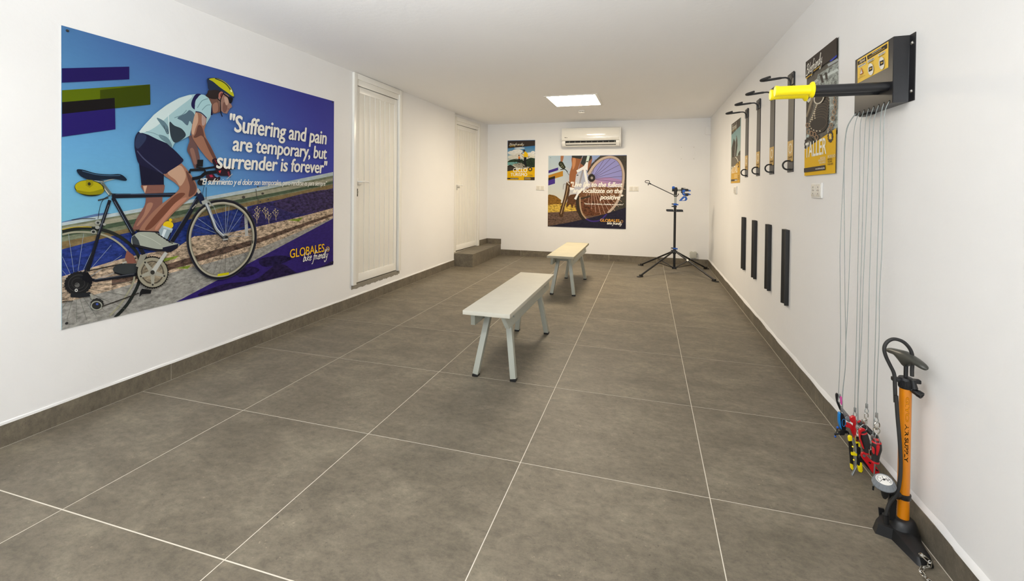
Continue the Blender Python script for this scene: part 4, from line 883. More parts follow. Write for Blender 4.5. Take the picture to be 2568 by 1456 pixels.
# ================================================================ benches
def make_bench(label):
    root = empty('bench', (0, 0, 0), label, 'bench', 'benches')
    b = MB(); b.box(-0.1455, 0.1455, -0.6275, 0.6275, 0.425, 0.450); b.build('seat', M_BENCHTOP, root, bevel=0.002)
    for s in (-1, 1):
        b = MB(); q = lambda y, zt, dy: [(s*0.078, y, 0.424), (s*0.105, y, 0.424), (s*0.122, y+dy, 0.345), (s*0.095, y+dy, 0.345)]
        b.hexa(q(-0.60, 0, 0.045), q(0.60, 0, -0.045))
        r = b.build('rail', M_BENCHLEG, root, bevel=0.0015)
        for yy in (-0.44, 0.42):
            b = MB(); b.cyl((s*0.111, yy, 0.385), (s*0.1165, yy, 0.3865), 0.0065, 12); b.build('bolt', M_STEEL, r)
    for e in (-1, 1):
        b = MB(); b.box(-0.092, 0.092, e*0.405-0.012, e*0.405+0.012, 0.368, 0.4245); b.build('crossbar', M_BENCHLEG, root, bevel=0.001)
        for s in (-1, 1):
            foot = Vector((s*0.1225, e*0.459, 0.012)); top = Vector((s*0.058, e*0.385, 0.418))
            b = MB(); b.beam(foot, top, 0.040, 0.036, up=(1, 0, 0)); l = b.build('leg', M_BENCHLEG, root, bevel=0.003)
            b = MB(); b.box(foot.x-0.019, foot.x+0.019, foot.y-0.021, foot.y+0.021, 0, 0.014); b.build('foot_cap', M_BLK2, l, bevel=0.002)
    return root
bench = make_bench('nearer narrow pale grey bench on four splayed legs'); bench.location = (-0.8905, 3.055, 0)
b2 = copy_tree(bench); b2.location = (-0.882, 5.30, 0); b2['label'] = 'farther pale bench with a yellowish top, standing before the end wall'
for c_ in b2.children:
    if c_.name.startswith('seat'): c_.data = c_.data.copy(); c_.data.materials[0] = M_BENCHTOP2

# ================================================================ ceiling fittings
cl = empty('ceiling_light', (-0.893, 5.59, H), 'glowing square LED panel set in the ceiling', 'lamp')
x0, x1, y0, y1 = -1.215, -0.575, 5.235, 5.945
b = MB()
for q in ((x0, x0+0.03, y0, y1), (x1-0.03, x1, y0, y1), (x0+0.03, x1-0.03, y0, y0+0.03), (x0+0.03, x1-0.03, y1-0.03, y1)): b.box(*q, H-0.006, H+0.001)
b.build('frame', M_WPLAS, cl, bevel=0.001)
b = MB(); b.box(x0+0.03, x1-0.03, y0+0.03, y1-0.03, H-0.004, H+0.001); b.build('diffuser', M_LED, cl)
sd = empty('smoke_detector', (-0.915, 6.34, H), 'small round white smoke detector on the ceiling behind the lamp', 'smoke detector')
b = MB(); b.lathe((-0.915, 6.34, H), (0, 0, -1), [(0, 0.048), (0.012, 0.05), (0.016, 0.046)], 28); b.build('base', M_WPLAS, sd)
b = MB(); b.lathe((-0.915, 6.34, H-0.016), (0, 0, -1), [(0, 0.034), (0.012, 0.034)], 24); b.build('grille', M_DARK, sd)
b = MB(); b.lathe((-0.915, 6.34, H-0.026), (0, 0, -1), [(0, 0.044), (0.006, 0.043), (0.014, 0.028), (0.017, 0.0)], 28)
for k in range(8): t = 2*pi*k/8; b.box(-0.915+0.038*cos(t)-.003, -0.915+0.038*cos(t)+.003, 6.34+0.038*sin(t)-.003, 6.34+0.038*sin(t)+.003, H-0.028, H-0.014)
b.build('cap', M_WPLAS, sd)
b = MB(); b.box(-0.61, -0.17, 7.12, 7.375, H-0.002, H+0.001)
tag(b.build('trim_5', M_CEIL), 'faint rectangular hatch outline in the ceiling above the air conditioner', kind='structure')

# ================================================================ air conditioner
acf = YB-0.195
a0, a1 = P(1409, 322, 1, acf), P(1556, 365, 1, acf)
xa, xb, za, zb = a0.x, P(1557, 318, 1, acf).x, P(1480, 366.5, 1, acf).z, P(1480, 320, 1, acf).z
ac = empty('air_conditioner', ((xa+xb)/2, YB, za), 'white wall air conditioner with an open black air slot', 'air conditioner')
def ac_prof(pts, x0_, x1_, name, m, bevel=0.003, parent=ac):
    b = MB(); b.prism([(x0_, acf+y, za+(zb-za)*z) for y, z in pts], (x1_-x0_, 0, 0)); return b.build(name, m, parent, bevel=bevel, ang=28)
ac_prof([(0.195, 0.04), (0.195, 0.98), (0.03, 0.98), (0.014, 0.9), (0.012, 0.36), (0.075, 0.30), (0.085, 0.12), (0.10, 0.04)], xa+.004, xb-.004, 'body', M_WPLAS)
fr = [(0.016, 1.0), (0.004, 0.93), (0.0, 0.80), (-0.003, 0.65), (-0.003, 0.50), (0.003, 0.38), (0.012, 0.325), (0.025, 0.32), (0.03, 0.98)]
ac_prof(fr, xa, xb-0.022, 'front_panel', mat('gloss_white', (236, 234, 226), 0.10, spec=0.7), 0.002)
for s, (p, q) in enumerate(((xa, xa+0.055), (xb-0.075, xb-0.022))):
    ac_prof([(0.012, 0.31), (0.03, 0.31), (0.10, 0.03), (0.075, 0.0), (0.045, 0.04), (0.018, 0.18)], p, q, 'end_cheek', M_WPLAS, 0.004)
ac_prof([(0.012, 1.0), (0.0, 0.9), (-0.003, 0.6), (0.004, 0.3), (0.02, 0.15), (0.08, 0.0), (0.195, 0.0), (0.195, 1.0)], xb-0.021, xb, 'side_cover', M_WPLAS, 0.006)
ac_prof([(0.045, 0.30), (0.09, 0.31), (0.09, 0.06), (0.075, 0.05)], xa+0.055, xb-0.075, 'air_slot', M_DARK, 0)
ac_prof([(0.022, 0.205), (0.028, 0.215), (0.062, 0.125), (0.055, 0.11)], xa+0.058, xb-0.078, 'louver', M_WPLAS, 0.001)
ac_prof([(0.055, 0.05), (0.062, 0.075), (0.10, 0.03), (0.10, 0.0), (0.075, 0.0)], xa+0.05, xb-0.07, 'lower_lip', M_WPLAS, 0.002)
b = MB()
for k in range(9): x = xa+0.12+k*0.09; b.box(x-0.002, x+0.002, acf+0.045, acf+0.052, za+(zb-za)*0.20, za+(zb-za)*0.30)
b.build('vanes', M_GREYP, ac)['kind'] = 'stuff'
pr = Print(1, acf, (1, 0, 0), (0, -1, 0), 0.0045); a_ = crop(1370, 220, 9.1)
pr.poly([(420, 1128), (442, 1128), (442, 1144), (420, 1144)], (60, 58, 56), cr=a_); pr.stroke([(448, 1137), (482, 1137)], 9, (110, 106, 100), a_); pr.build('badge', ac)

# ================================================================ sockets, cover plates, boxes
def make_socket(label, double=True):
    """faces -Y in local space, centred at the back of the plate"""
    root = empty('wall_socket', (0, 0, 0), label, 'socket', 'double wall sockets')
    b = MB(); b.box(-0.077, 0.077, -0.009, 0, -0.042, 0.042); b.build('plate', M_WPLAS, root, bevel=0.003)
    for s in (-1, 1):
        cx_ = s*0.036; b = MB(); b.box(cx_-0.031, cx_+0.031, -0.0125, -0.0085, -0.033, 0.033); ins = b.build('insert', M_INSET, root, bevel=0.0015)
        b = MB(); b.lathe((cx_, -0.0122, 0), (0, -1, 0), [(0, 0.0225), (0.0012, 0.0225), (0.0012, 0.0205), (0.0002, 0.0195)], 28); b.build('rim', M_WPLAS, ins)
        b = MB()
        for q in (-1, 1): b.cyl((cx_+q*0.0095, -0.0122, 0), (cx_+q*0.0095, -0.0132, 0), 0.0027, 10)
        b.box(cx_-0.003, cx_+0.003, -0.0136, -0.0122, 0.0165, 0.021); b.box(cx_-0.003, cx_+0.003, -0.0136, -0.0122, -0.021, -0.0165)
        b.build('pin_hole', M_DARK, ins)
    return root
s0 = make_socket('white double socket left of the square bicycle poster'); s0.location = (-1.749, YB, 1.171)
for loc, rz, lab in (((-0.214, YB, 1.174), 0, 'white double socket right of the square bicycle poster'), ((XR, 2.858, 1.175), -pi/2, 'white double socket below the tall TALLER poster'), ((XR, 5.265, 1.17), -pi/2, 'white double socket below the far RUTAS poster')):
    c = copy_tree(s0); c.location = loc; c.rotation_euler = (0, 0, rz); c['label'] = lab
cp = empty('cover_plate', (0.586, YB, 1.735), 'flat square white cover plate with corner screws on the end wall', 'cover plate')
b = MB(); b.box(0.478, 0.694, YB-0.004, YB, 1.629, 1.842); b.build('plate', M_WALL, cp, bevel=0.001)
for x in (0.496, 0.676):
    for z in (1.647, 1.824): b = MB(); b.cyl((x, YB-0.0035, z), (x, YB-0.006, z), 0.005, 10); b.build('screw', M_GREYP, cp)
b = MB(); b.box(0.835, XR, YB-0.035, YB, 2.012, 2.13)
tag(b.build('corner_box', M_WALL, bevel=0.006), 'small white painted box high in the right far corner', 'junction box')
jb = empty('junction_box', (0.69, YB, 0.112), 'grey square junction box low on the end wall behind the stand', 'junction box')
b = MB(); b.box(0.64, 0.738, YB-0.036, YB, 0.115, 0.213); b.build('body', M_GREYP, jb, bevel=0.008)
b = MB(); b.box(0.643, 0.735, YB-0.043, YB-0.034, 0.118, 0.210); b.build('lid', M_GREYP, jb, bevel=0.006)
for p, d in (((0.665, YB-0.02, 0.213), (0, 0, 1)), ((0.713, YB-0.02, 0.213), (0, 0, 1)), ((0.665, YB-0.02, 0.115), (0, 0, -1)), ((0.713, YB-0.02, 0.115), (0, 0, -1)), ((0.64, YB-0.02, 0.145), (-1, 0, 0)), ((0.64, YB-0.02, 0.185), (-1, 0, 0)), ((0.738, YB-0.02, 0.145), (1, 0, 0)), ((0.738, YB-0.02, 0.185), (1, 0, 0))):
    b = MB(); b.lathe(p, d, [(-0.004, 0.012), (0.004, 0.0105), (0.007, 0.006)], 14); b.build('grommet', M_GREYP, jb)

# ================================================================ repair stand
Q = crop(1580, 430, 5.021); Q2 = crop(1600, 430, 11.2)
SX, SY = 0.372, 6.64
def st(x, y, cr=Q, dy=0.0): p = cr(x, y); return P(p[0], p[1], 1, SY+dy)
rs = empty('repair_stand', (SX, SY, 0), 'black folding bicycle repair stand with blue clamp and four spread legs', 'repair stand')
def zz(y, cr=Q): return st(570, y, cr).z
def zz2(y): return P(1694, 430+y/11.2, 1, SY).z
b = MB(); b.cyl((SX, SY, zz(1222)), (SX, SY, zz(420)), 0.0165, 20); b.build('lower_tube', M_BLACK, rs)
b = MB(); b.cyl((SX+.003, SY, zz(420)), (SX+.003, SY, zz2(600)), 0.0145, 20); b.build('upper_tube', M_ALU, rs)
def collar(z, m, r=0.024, h=0.028, lever=True, nm='clamp_collar'):
    b = MB(); b.lathe((SX, SY, z-h/2), (0, 0, 1), [(0, r*0.9), (0.003, r), (h-0.003, r), (h, r*0.9)], 20); b.box(SX+0.015, SX+0.043, SY-0.012, SY+0.006, z-0.013, z+0.006); c = b.build(nm, m, rs, bevel=0.001)
    if lever:
        for dz in (0.004, -0.03): b = MB(); b.cyl((SX-0.046, SY-.004, z+dz), (SX-0.015, SY-.004, z+dz), 0.0075, 12); b.build('knob', M_BLK2, c)
        b = MB(); b.box(SX-0.024, SX+0.022, SY-0.02, SY+0.016, z-0.042, z-0.018); b.build('lug', M_BLK2, c, bevel=0.003)
    return c
collar(zz(412), M_BLUE); collar(zz(967), M_BLUE, 0.023, 0.02)
# leg spider
zc, zl = zz(1010), zz(1208)
b = MB(); b.box(SX-0.036, SX+0.036, SY-0.03, SY+0.03, zc-0.016, zc+0.016); b.cyl((SX, SY, zc-0.03), (SX, SY, zc+0.03), 0.023); b.build('top_hub', M_BLK2, rs, bevel=0.003)
b = MB(); b.box(SX-0.03, SX+0.03, SY-0.026, SY+0.026, zl-0.018, zl+0.012); b.build('lower_hub', M_BLK2, rs, bevel=0.003)
for (fx, fy) in ((-0.092, 7.10), (-0.088, 6.166), (0.852, 7.118), (0.849, 6.168)):
    d = Vector((fx-SX, fy-SY, 0)).normalized(); t = Vector((SX, SY, zc))+d*0.035; f = Vector((fx, fy, 0.022))-d*0.03
    b = MB(); b.cyl(t, f, 0.0115, 14); l = b.build('leg', M_BLACK, rs)
    b = MB(); u = d; v = Vector((-d.y, d.x, 0)); base = Vector((fx, fy, 0))
    ring = [base+u*a_*1.0+v*c_ for a_, c_ in ((-0.05, -0.018), (-0.02, -0.03), (0.02, -0.03), (0.04, -0.014), (0.04, 0.014), (0.02, 0.03), (-0.02, 0.03), (-0.05, 0.018))]
    b.prism(ring, (0, 0, 0.008)); b.prism([base+u*a_+v*c_+Vector((0, 0, 0.008)) for a_, c_ in ((-0.048, -0.014), (-0.005, -0.016), (-0.005, 0.016), (-0.048, 0.014))], (0, 0, 0.022)); b.build('foot', M_RUBBER, l, bevel=0.002)
    m_ = t.lerp(f, 0.46); b = MB(); b.beam(Vector((SX, SY, zl))+d*0.025, m_-Vector((0, 0, 0.008)), 0.016, 0.008, up=(0, 0, 1)); b.build('strut', M_BLACK, l)
    
    for pv in (m_, t): b = MB(); b.cyl(pv-v*0.016, pv+v*0.016, 0.004, 8); b.build('rivet', M_STEEL, l)
    if (fx, fy) == (0.849, 6.168): pm = t.lerp(f, 0.30); b = MB(); b.cyl(pm, t.lerp(f, 0.345), 0.0122, 14); b.build('sticker', M_WPLAS, l)
# tool tray
zt = zz2(1100); b = MB()
b.lathe((SX, SY, zt-0.01), (0, 0, 1), [(0, 0.125), (0.004, 0.125), (0.005, 0.122), (0.005, 0.024), (0.0, 0.024)], 6)
tr = b.build('tool_tray', M_BLACK, rs)
for x0_, x1_ in ((-0.115, -0.022), (0.022, 0.100)):
    b = MB(); b.box(SX+x0_, SX+x1_, SY-0.07, SY-0.066, zt-0.006, zt+0.017); b.box(SX+x0_, SX+x1_, SY+0.066, SY+0.07, zt-0.006, zt+0.017); b.box(SX+(x0_ if x0_ < 0 else x1_)-.002, SX+(x0_ if x0_ < 0 else x1_)+.002, SY-0.07, SY+0.07, zt-0.006, zt+0.017); b.build('tray_box', M_BLACK, tr)
# head
b = MB(); zt0, zt1 = zz2(660), zz2(440)
b.cyl((SX+.003, SY, zt0), (SX+.003, SY, zt1), 0.0215, 18); b.cyl((SX-0.042, SY, zz2(515)), (SX+0.03, SY, zz2(515)), 0.022, 18); b.build('head_casting', M_BLK2, rs)
b = MB(); q = st(985, 460, Q2); b.lathe((q.x+0.02, SY, zz2(460)), (-1, 0, 0), [(0, 0.021), (0.006, 0.024), (0.03, 0.022), (0.034, 0.016)], 10); b.build('head_knob', M_BLUE, rs)
b = MB(); b.cyl((SX-0.045, SY, zz2(530)), (SX-0.025, SY, zz2(530)), 0.013, 12); b.build('cap', M_ALU, rs)
b = MB(); b.cyl((SX+0.02, SY, zz2(520)), (st(1230, 520, Q2).x, SY, zz2(520)), 0.0135, 16); b.build('clamp_tube', M_ALU, rs)
b = MB(); b.cyl((SX+.003, SY, zz2(705)), (SX+.003, SY, zz2(675)), 0.021, 16); bc = b.build('handlebar_collar', M_BLK2, rs)
b = MB(); b.cyl(st(1100, 690, Q2), st(1135, 640, Q2), 0.005, 8); b.cyl(st(1120, 636, Q2), st(1142, 632, Q2), 0.007, 8); b.build('lever', M_BLK2, bc)
def pz(pts, cr, y0_, y1_, mb=None):
    b = mb or MB(); b.prism([P(*cr(*p), 1, y0_) for p in pts], (0, y1_-y0_, 0)); return b
def sp(pts, n=4): return [(p.x, p.y) for p in smooth_path([(x, y, 0) for x, y in pts], n, True)]
cl_ = pz([(1205, 490), (1225, 482), (1400, 484), (1425, 510), (1425, 555), (1330, 560), (1250, 562), (1215, 550), (1200, 530)], Q2, SY-0.028, SY+0.028).build('upper_jaw', M_BLK2, rs, bevel=0.003)
pz([(1240, 560), (1248, 520), (1290, 505), (1330, 520), (1335, 560), (1300, 575), (1290, 600), (1255, 590)], Q2, SY-0.032, SY+0.032).build('pivot_cover', M_BLUE, cl_, bevel=0.003)
pz([(1420, 515), (1470, 512), (1490, 552), (1425, 560)], Q2, SY-0.03, SY+0.03).build('jaw_pad', M_BLUE, cl_, bevel=0.003)
pz([(1215, 455), (1280, 455), (1280, 485), (1215, 485)], Q2, SY-0.012, SY+0.012).build('clamp_plate', M_BLK2, cl_, bevel=0.001)
b = MB(); b.cyl(st(1285, 468, Q2), st(1330, 462, Q2), 0.006, 10); b.build('bolt', M_STEEL, cl_)
lj = pz([(1290, 612), (1400, 606), (1430, 640), (1415, 680), (1380, 692), (1290, 680)], Q2, SY-0.028, SY+0.028).build('lower_jaw', M_BLK2, rs, bevel=0.003)
pz([(1245, 600), (1290, 606), (1335, 640), (1330, 668), (1275, 672), (1260, 650)], Q2, SY-0.03, SY+0.03).build('pivot_cover', M_BLUE, lj, bevel=0.003)
pz([(1395, 608), (1440, 606), (1450, 632), (1485, 628), (1480, 655), (1440, 666), (1420, 640)], Q2, SY-0.031, SY+0.031).build('jaw_pad', M_BLUE, lj, bevel=0.002)
b = MB(); b.cyl(st(1230, 560, Q2), st(1255, 640, Q2), 0.007, 10); b.cyl(st(1210, 590, Q2), st(1240, 560, Q2), 0.009, 10); b.build('link', M_BLK2, lj)
b = MB(); b.cyl(st(1305, 560, Q2), st(1315, 620, Q2), 0.006, 10); b.build('clamp_screw', M_STEEL, lj)
hb = MB()
for seg in ([(1262, 690), (1360, 695), (1340, 735), (1275, 735)], [(1262, 700), (1300, 740), (1222, 810), (1160, 822), (1160, 810)], [(1330, 700), (1360, 700), (1392, 768), (1355, 815), (1300, 812), (1335, 765), (1315, 735)], [(1160, 808), (1355, 806), (1350, 820), (1155, 824)]):
    pz(seg, Q2, SY-0.014, SY+0.014, hb)
hb.build('quick_release_handle', M_BLUE, rs)
# handlebar rod
r0, r1 = st(1020, 665, Q2, -0.02), st(350, 345, Q2, -0.02)
b = MB(); b.cyl(r0, r1, 0.0055, 10); b.cyl(r1.lerp(r0, 0.02), r1+(r1-r0)*0.05, 0.0095, 10); rd = b.build('handlebar_rod', M_BLACK, rs)
b = MB(); b.tube(smooth_path([st(x, y, Q2, -0.02) for x, y in ((310, 325), (250, 315), (205, 298), (210, 262), (285, 252), (322, 275), (318, 310))], 4, True), 0.0045, 8, closed=True); b.build('strap_loop', M_RUBBER, rd)
b = MB(); b.cyl(st(300, 320, Q2, -0.02), st(290, 365, Q2, -0.02), 0.004, 8); b.ball(st(288, 368, Q2, -0.02), 0.0085); b.build('thumb_screw', M_BLK2, rd)

# ================================================================ bicycle wall hooks
M_CHARP = mat('charcoal_sticker', (76, 70, 62), 0.4); M_OCHRE = mat('ochre_sticker', (206, 166, 78), 0.42); M_CREAM = mat('cream_print', (228, 218, 190), 0.5)
Lc = crop(1810, 170, 4.695)
def make_hook(label):
    """local: wall plane x = 0, room towards -x; y = 0 at the middle of the plate, +y away from the camera; real world z"""
    root = empty('bicycle_hook', (0, 0, 0), label, 'bicycle hook', 'wall hooks for bicycles')
    hw = 0.0625
    b = MB(); b.box(-0.004, 0, -hw, hw, 1.295, 1.945); b.build('back_plate', M_BLACK, root)
    b = MB(); b.box(-0.0046, -0.0038, -hw+0.004, hw-0.001, 1.504, 1.86); b.build('dark_sticker', M_CHARP, root)
    b = MB(); b.box(-0.0047, -0.0038, -hw+0.004, hw-0.001, 1.365, 1.503); lab = b.build('yellow_sticker', M_OCHRE, root)
    b = MB(); N = 13; rr = 0.030
    vs_ = []; fs = []
    for i in range(N*4):
        t = 2*pi*i/(N*4); ro = rr*1.32 if (i % 4) in (0,) else rr*1.08
        vs_ += [(-0.0051, ro*cos(t)*1.12, 1.452+ro*sin(t)), (-0.0051, rr*0.80*cos(t)*1.12, 1.452+rr*0.80*sin(t))]
    n = N*4; fs = [(2*i, 2*((i+1) % n), 2*((i+1) % n)+1, 2*i+1) for i in range(n)]
    b.add(vs_, fs); b.build('gear_mark', M_CREAM, lab)
    # script mark
    pr = Print(0, 0.0, (0, -1, 0), (-1, 0, 0), 0.0051); tot = sum(STROKES[c][0] for c in 'Bikefriendly'); x = 0; k = 0.092/tot
    for ch in 'Bikefriendly':
        adv, sts = STROKES[ch]
        for s_ in sts:
            pts = [(-0.046+(x+a_)*k+0.002*c_, 1.386+0.0085*c_+0.004*x/tot) for a_, c_ in s_]
            pr.stroke(pts, 0.0022, (84, 66, 30), smooth=len(pts) > 2, uvspace=True)
        x += adv
    pr.stroke([(-0.04, 1.378), (0.03, 1.381)], 0.0018, (84, 66, 30), uvspace=True); pr.build('script_mark', lab)
    b = MB(); b.box(-0.011, -0.004, -hw-0.001, hw+0.001, 1.868, 1.950); mp = b.build('mount_plate', M_BLACK, root, bevel=0.002)
    for s_ in (-1,): b = MB(); b.lathe((-0.011, s_*0.038, 1.928), (-1, 0, 0), [(0, 0.008), (0.003, 0.007), (0.005, 0.003)], 12); b.build('screw', M_BLK2, mp)
    b = MB()
    b.tube(smooth_path([(-0.012, -0.012, 1.868), (-0.016, -0.012, 1.895), (-0.030, -0.010, 1.916), (-0.060, -0.006, 1.921), (-0.150, 0.008, 1.913), (-0.180, 0.004, 1.910), (-0.190, -0.012, 1.910), (-0.182, -0.030, 1.912), (-0.160, -0.038, 1.918), (-0.138, -0.040, 1.924)], 6), [0.0055]*19+[0.0078]*36, 10)
    b.build('hook_arm', M_RUBBER, root)
    b = MB(); b.tube(smooth_path([(-0.004, -0.01, 1.368), (-0.030, -0.01, 1.368), (-0.046, -0.01, 1.355), (-0.050, -0.01, 1.338), (-0.044, -0.01, 1.322), (-0.028, -0.01, 1.312), (-0.004, -0.01, 1.312)], 5), 0.0055, 10); b.build('lower_loop', M_RUBBER, root)
    b = MB(); b.lathe((-0.004, 0.03, 1.308), (-1, 0, 0), [(0, 0.006), (0.003, 0.005)], 10); b.build('screw', M_STEEL, root)
    return root
hk = make_hook('bicycle wall hook nearest the TALLER poster'); ys = (3.3575, 3.823, 4.268, 4.738)
hk.location = (XR, ys[0], 0)
for y, l in zip(ys[1:], ('bicycle wall hook second from the TALLER poster, behind the yellow grips', 'bicycle wall hook third from the TALLER poster, second from the RUTAS poster', 'bicycle wall hook right beside the RUTAS poster')):
    c = copy_tree(hk); c.location = (XR, y, 0); c['label'] = l
# wheel bumpers
def make_bumper(label):
    root = empty('wheel_bumper', (0, 0, 0), label, 'wheel bumper', 'wheel bumpers under the hooks')
    b = MB(); b.prism([(0, -0.045, 0.405), (-0.026, -0.045, 0.405), (-0.026, -0.038, 0.405), (-0.014, -0.02, 0.405), (-0.014, 0.02, 0.405), (-0.026, 0.038, 0.405), (-0.026, 0.045, 0.405), (0, 0.045, 0.405)], (0, 0, 0.5))
    b.build('channel', M_RUBBER, root, bevel=0.0015)
    b = MB(); b.box(-0.026, 0, -0.045, 0.045, 0.9052, 0.9095); b.build('end_cap', M_RUBBER, root, bevel=0.001)
    return root
bp_ = make_bumper('tallest-looking black wheel bumper, nearest to the hanging cables'); ys = (3.397, 3.845, 4.312, 4.765); bp_.location = (XR, ys[0], 0)
for y, l in zip(ys[1:], ('black wheel bumper second from the hanging cables', 'black wheel bumper third from the hanging cables', 'black wheel bumper farthest from the hanging cables, nearest the stand')):
    c = copy_tree(bp_); c.location = (XR, y, 0); c['label'] = l

# ================================================================ tool hanger box with grips
XF = 0.861
hb_ = empty('tool_hanger', (XR, 2.125, 1.5), 'black metal tool hanger box with two yellow gripped arms and an instruction label', 'tool hanger')
b = MB(); prof = [(XR, 1.926), (XR-0.003, 1.926), (XR-0.003, 1.962), (XF+0.002, 1.965), (XF, 1.968), (XF, 2.283), (XF+0.003, 2.285), (XR-0.003, 2.288), (XR-0.003, 2.325), (XR, 2.325), (XR, 2.286), (XR, 1.965)]
b.prism([(x, y, 1.5) for x, y in prof], (0, 0, 0.243)); hbody = b.build('housing', M_BLACK, hb_, bevel=0.0012)
for z in (1.535, 1.708):
    b = MB(); b.lathe((XR-0.003, 1.943, z), (-1, 0, 0), [(0, 0.0075), (0.002, 0.0075), (0.005, 0.004)], 14); b.build('screw', M_CHROME, hb_)
    b = MB(); b.lathe((XR-0.003, 2.308, z), (-1, 0, 0), [(0, 0.0075), (0.002, 0.0075), (0.005, 0.004)], 14); b.build('screw', M_CHROME, hb_)
K = crop(2120, 100, 12.133)
pr = Print(0, XF, (0, -1, 0), (-1, 0, 0), 0.0006); YK = (240, 200, 84); DK = (52, 46, 42)
pr.poly([(370, 618), (1312, 40), (1307, 835), (372, 1322)], YK, cr=K)
pr.poly([(378, 660), (628, 500), (640, 636), (378, 775)], DK, cr=K); pr.poly([(660, 488), (1278, 104), (1276, 250), (678, 604)], DK, cr=K)
pr.script('Bikefriendly', (432, 708), (602, 616), 0.0062, (226, 206, 170), 0.0016, K, lean=0.2)
pr.text('COLGAR COMO EN LA IMAGEN', (815, 440), (1108, 262), (815, 408), (236, 232, 220), 0, 0.03, K); pr.text('TO HANG ON THE MODEL FOLLOWING THE PICTURE', (718, 552), (1205, 262), (718, 518), (226, 180, 60), 0, 0.03, K)
for q, tx, l_, r_, t_ in (([(405, 790), (632, 685), (632, 738), (408, 855)], 'ATENCION / ATTENTION', (415, 838), (618, 720), (415, 800)), ([(690, 630), (898, 535), (900, 585), (692, 700)], 'TUBO DE ALUMINIO', (706, 680), (886, 572), (706, 642)), ([(1015, 445), (1230, 328), (1234, 385), (1018, 510)], 'TUBO DE CARBONO', (1030, 488), (1218, 372), (1030, 450))):
    pr.poly(q, (226, 222, 206), cr=K); pr.text(tx, l_, r_, t_, (70, 62, 50), 0, 0.03, K)
pr.text('ALUM SEATPOST', (716, 722), (872, 640), (716, 694), (110, 84, 30), 0, 0.02, K); pr.text('CARBON SEATPOST', (1036, 540), (1216, 432), (1036, 512), (110, 84, 30), 0, 0.02, K)
for cx_, cy_, ry in ((793, 892, 186), (1128, 706, 194)):
    pr.ell(cx_, cy_, 88, ry, (196, 190, 170), K, n=36); pr.ell(cx_, cy_, 82, ry-9, (232, 228, 216), K, n=36)
pr.poly([(735, 842), (852, 786), (850, 920), (738, 978)], (42, 36, 32), cr=K); pr.ell(778, 880, 15, 22, YK, K, n=12); pr.ell(812, 862, 15, 22, YK, K, n=12); pr.stroke([(790, 820), (770, 790)], 8, (42, 36, 32), K)
pr.poly([(1072, 655), (1195, 596), (1196, 738), (1074, 800)], (42, 36, 32), cr=K); pr.ell(1118, 700, 15, 22, YK, K, n=12); pr.ell(1152, 682, 15, 22, YK, K, n=12); pr.stroke([(1100, 670), (1068, 628)], 8, (42, 36, 32), K)
for x, y in ((785, 992), (1092, 822)): pr.stroke([(x, y), (x-4, y+30)], 4, (120, 116, 106), K)
pr.poly([(514, 838), (568, 1012), (462, 1066)], (168, 44, 38), cr=K); pr.poly([(514, 878), (554, 1003), (474, 1044)], (236, 230, 214), cr=K); pr.stroke([(514, 915), (514, 980)], 8, (60, 50, 44), K); pr.ell(514, 1003, 5, 8, (60, 50, 44), K, n=8)
pr.text('NO SUPERAR EL PESO', (452, 1136), (578, 1068), (452, 1108), (150, 116, 50), 0, 0.0, K); pr.text('MAX. RECOMENDADO 25 KG', (400, 1208), (632, 1082), (400, 1180), (150, 116, 50), 0, 0.0, K)
pr.build('instruction_label', hb_)
for k, yy in enumerate((2.004, 2.075)):
    zc_ = 1.568; b = MB(); b.cyl((XF+0.004, yy, zc_), (0.50, yy, zc_), 0.0172, 24); arm = b.build('arm_tube', M_BLACK, hb_)
    b = MB(); b.lathe((0.482, yy, zc_), (1, 0, 0), [(0, 0.0), (0.0005, 0.020), (0.003, 0.0225), (0.010, 0.0215), (0.018, 0.0195), (0.115, 0.0195), (0.122, 0.021), (0.126, 0.029), (0.130, 0.0315), (0.134, 0.031), (0.136, 0.0175)], 28)
    b.build('grip', M_YEL, arm)
holes = [1.988, 2.027, 2.067, 2.107, 2.149, 2.190, 2.232, 2.270]
b = MB()
for y in holes: b.lathe((XF+0.0006, y, 1.5085), (-1, 0, 0), [(0, 0.0055), (0.0012, 0.0055)], 12)
b.build('cable_hole', M_DARK, hb_)
b = MB(); b.box(XF+0.012, XF+0.04, 2.19, 2.27, 1.493, 1.503); b.build('latch', M_BLK2, hb_, bevel=0.002)

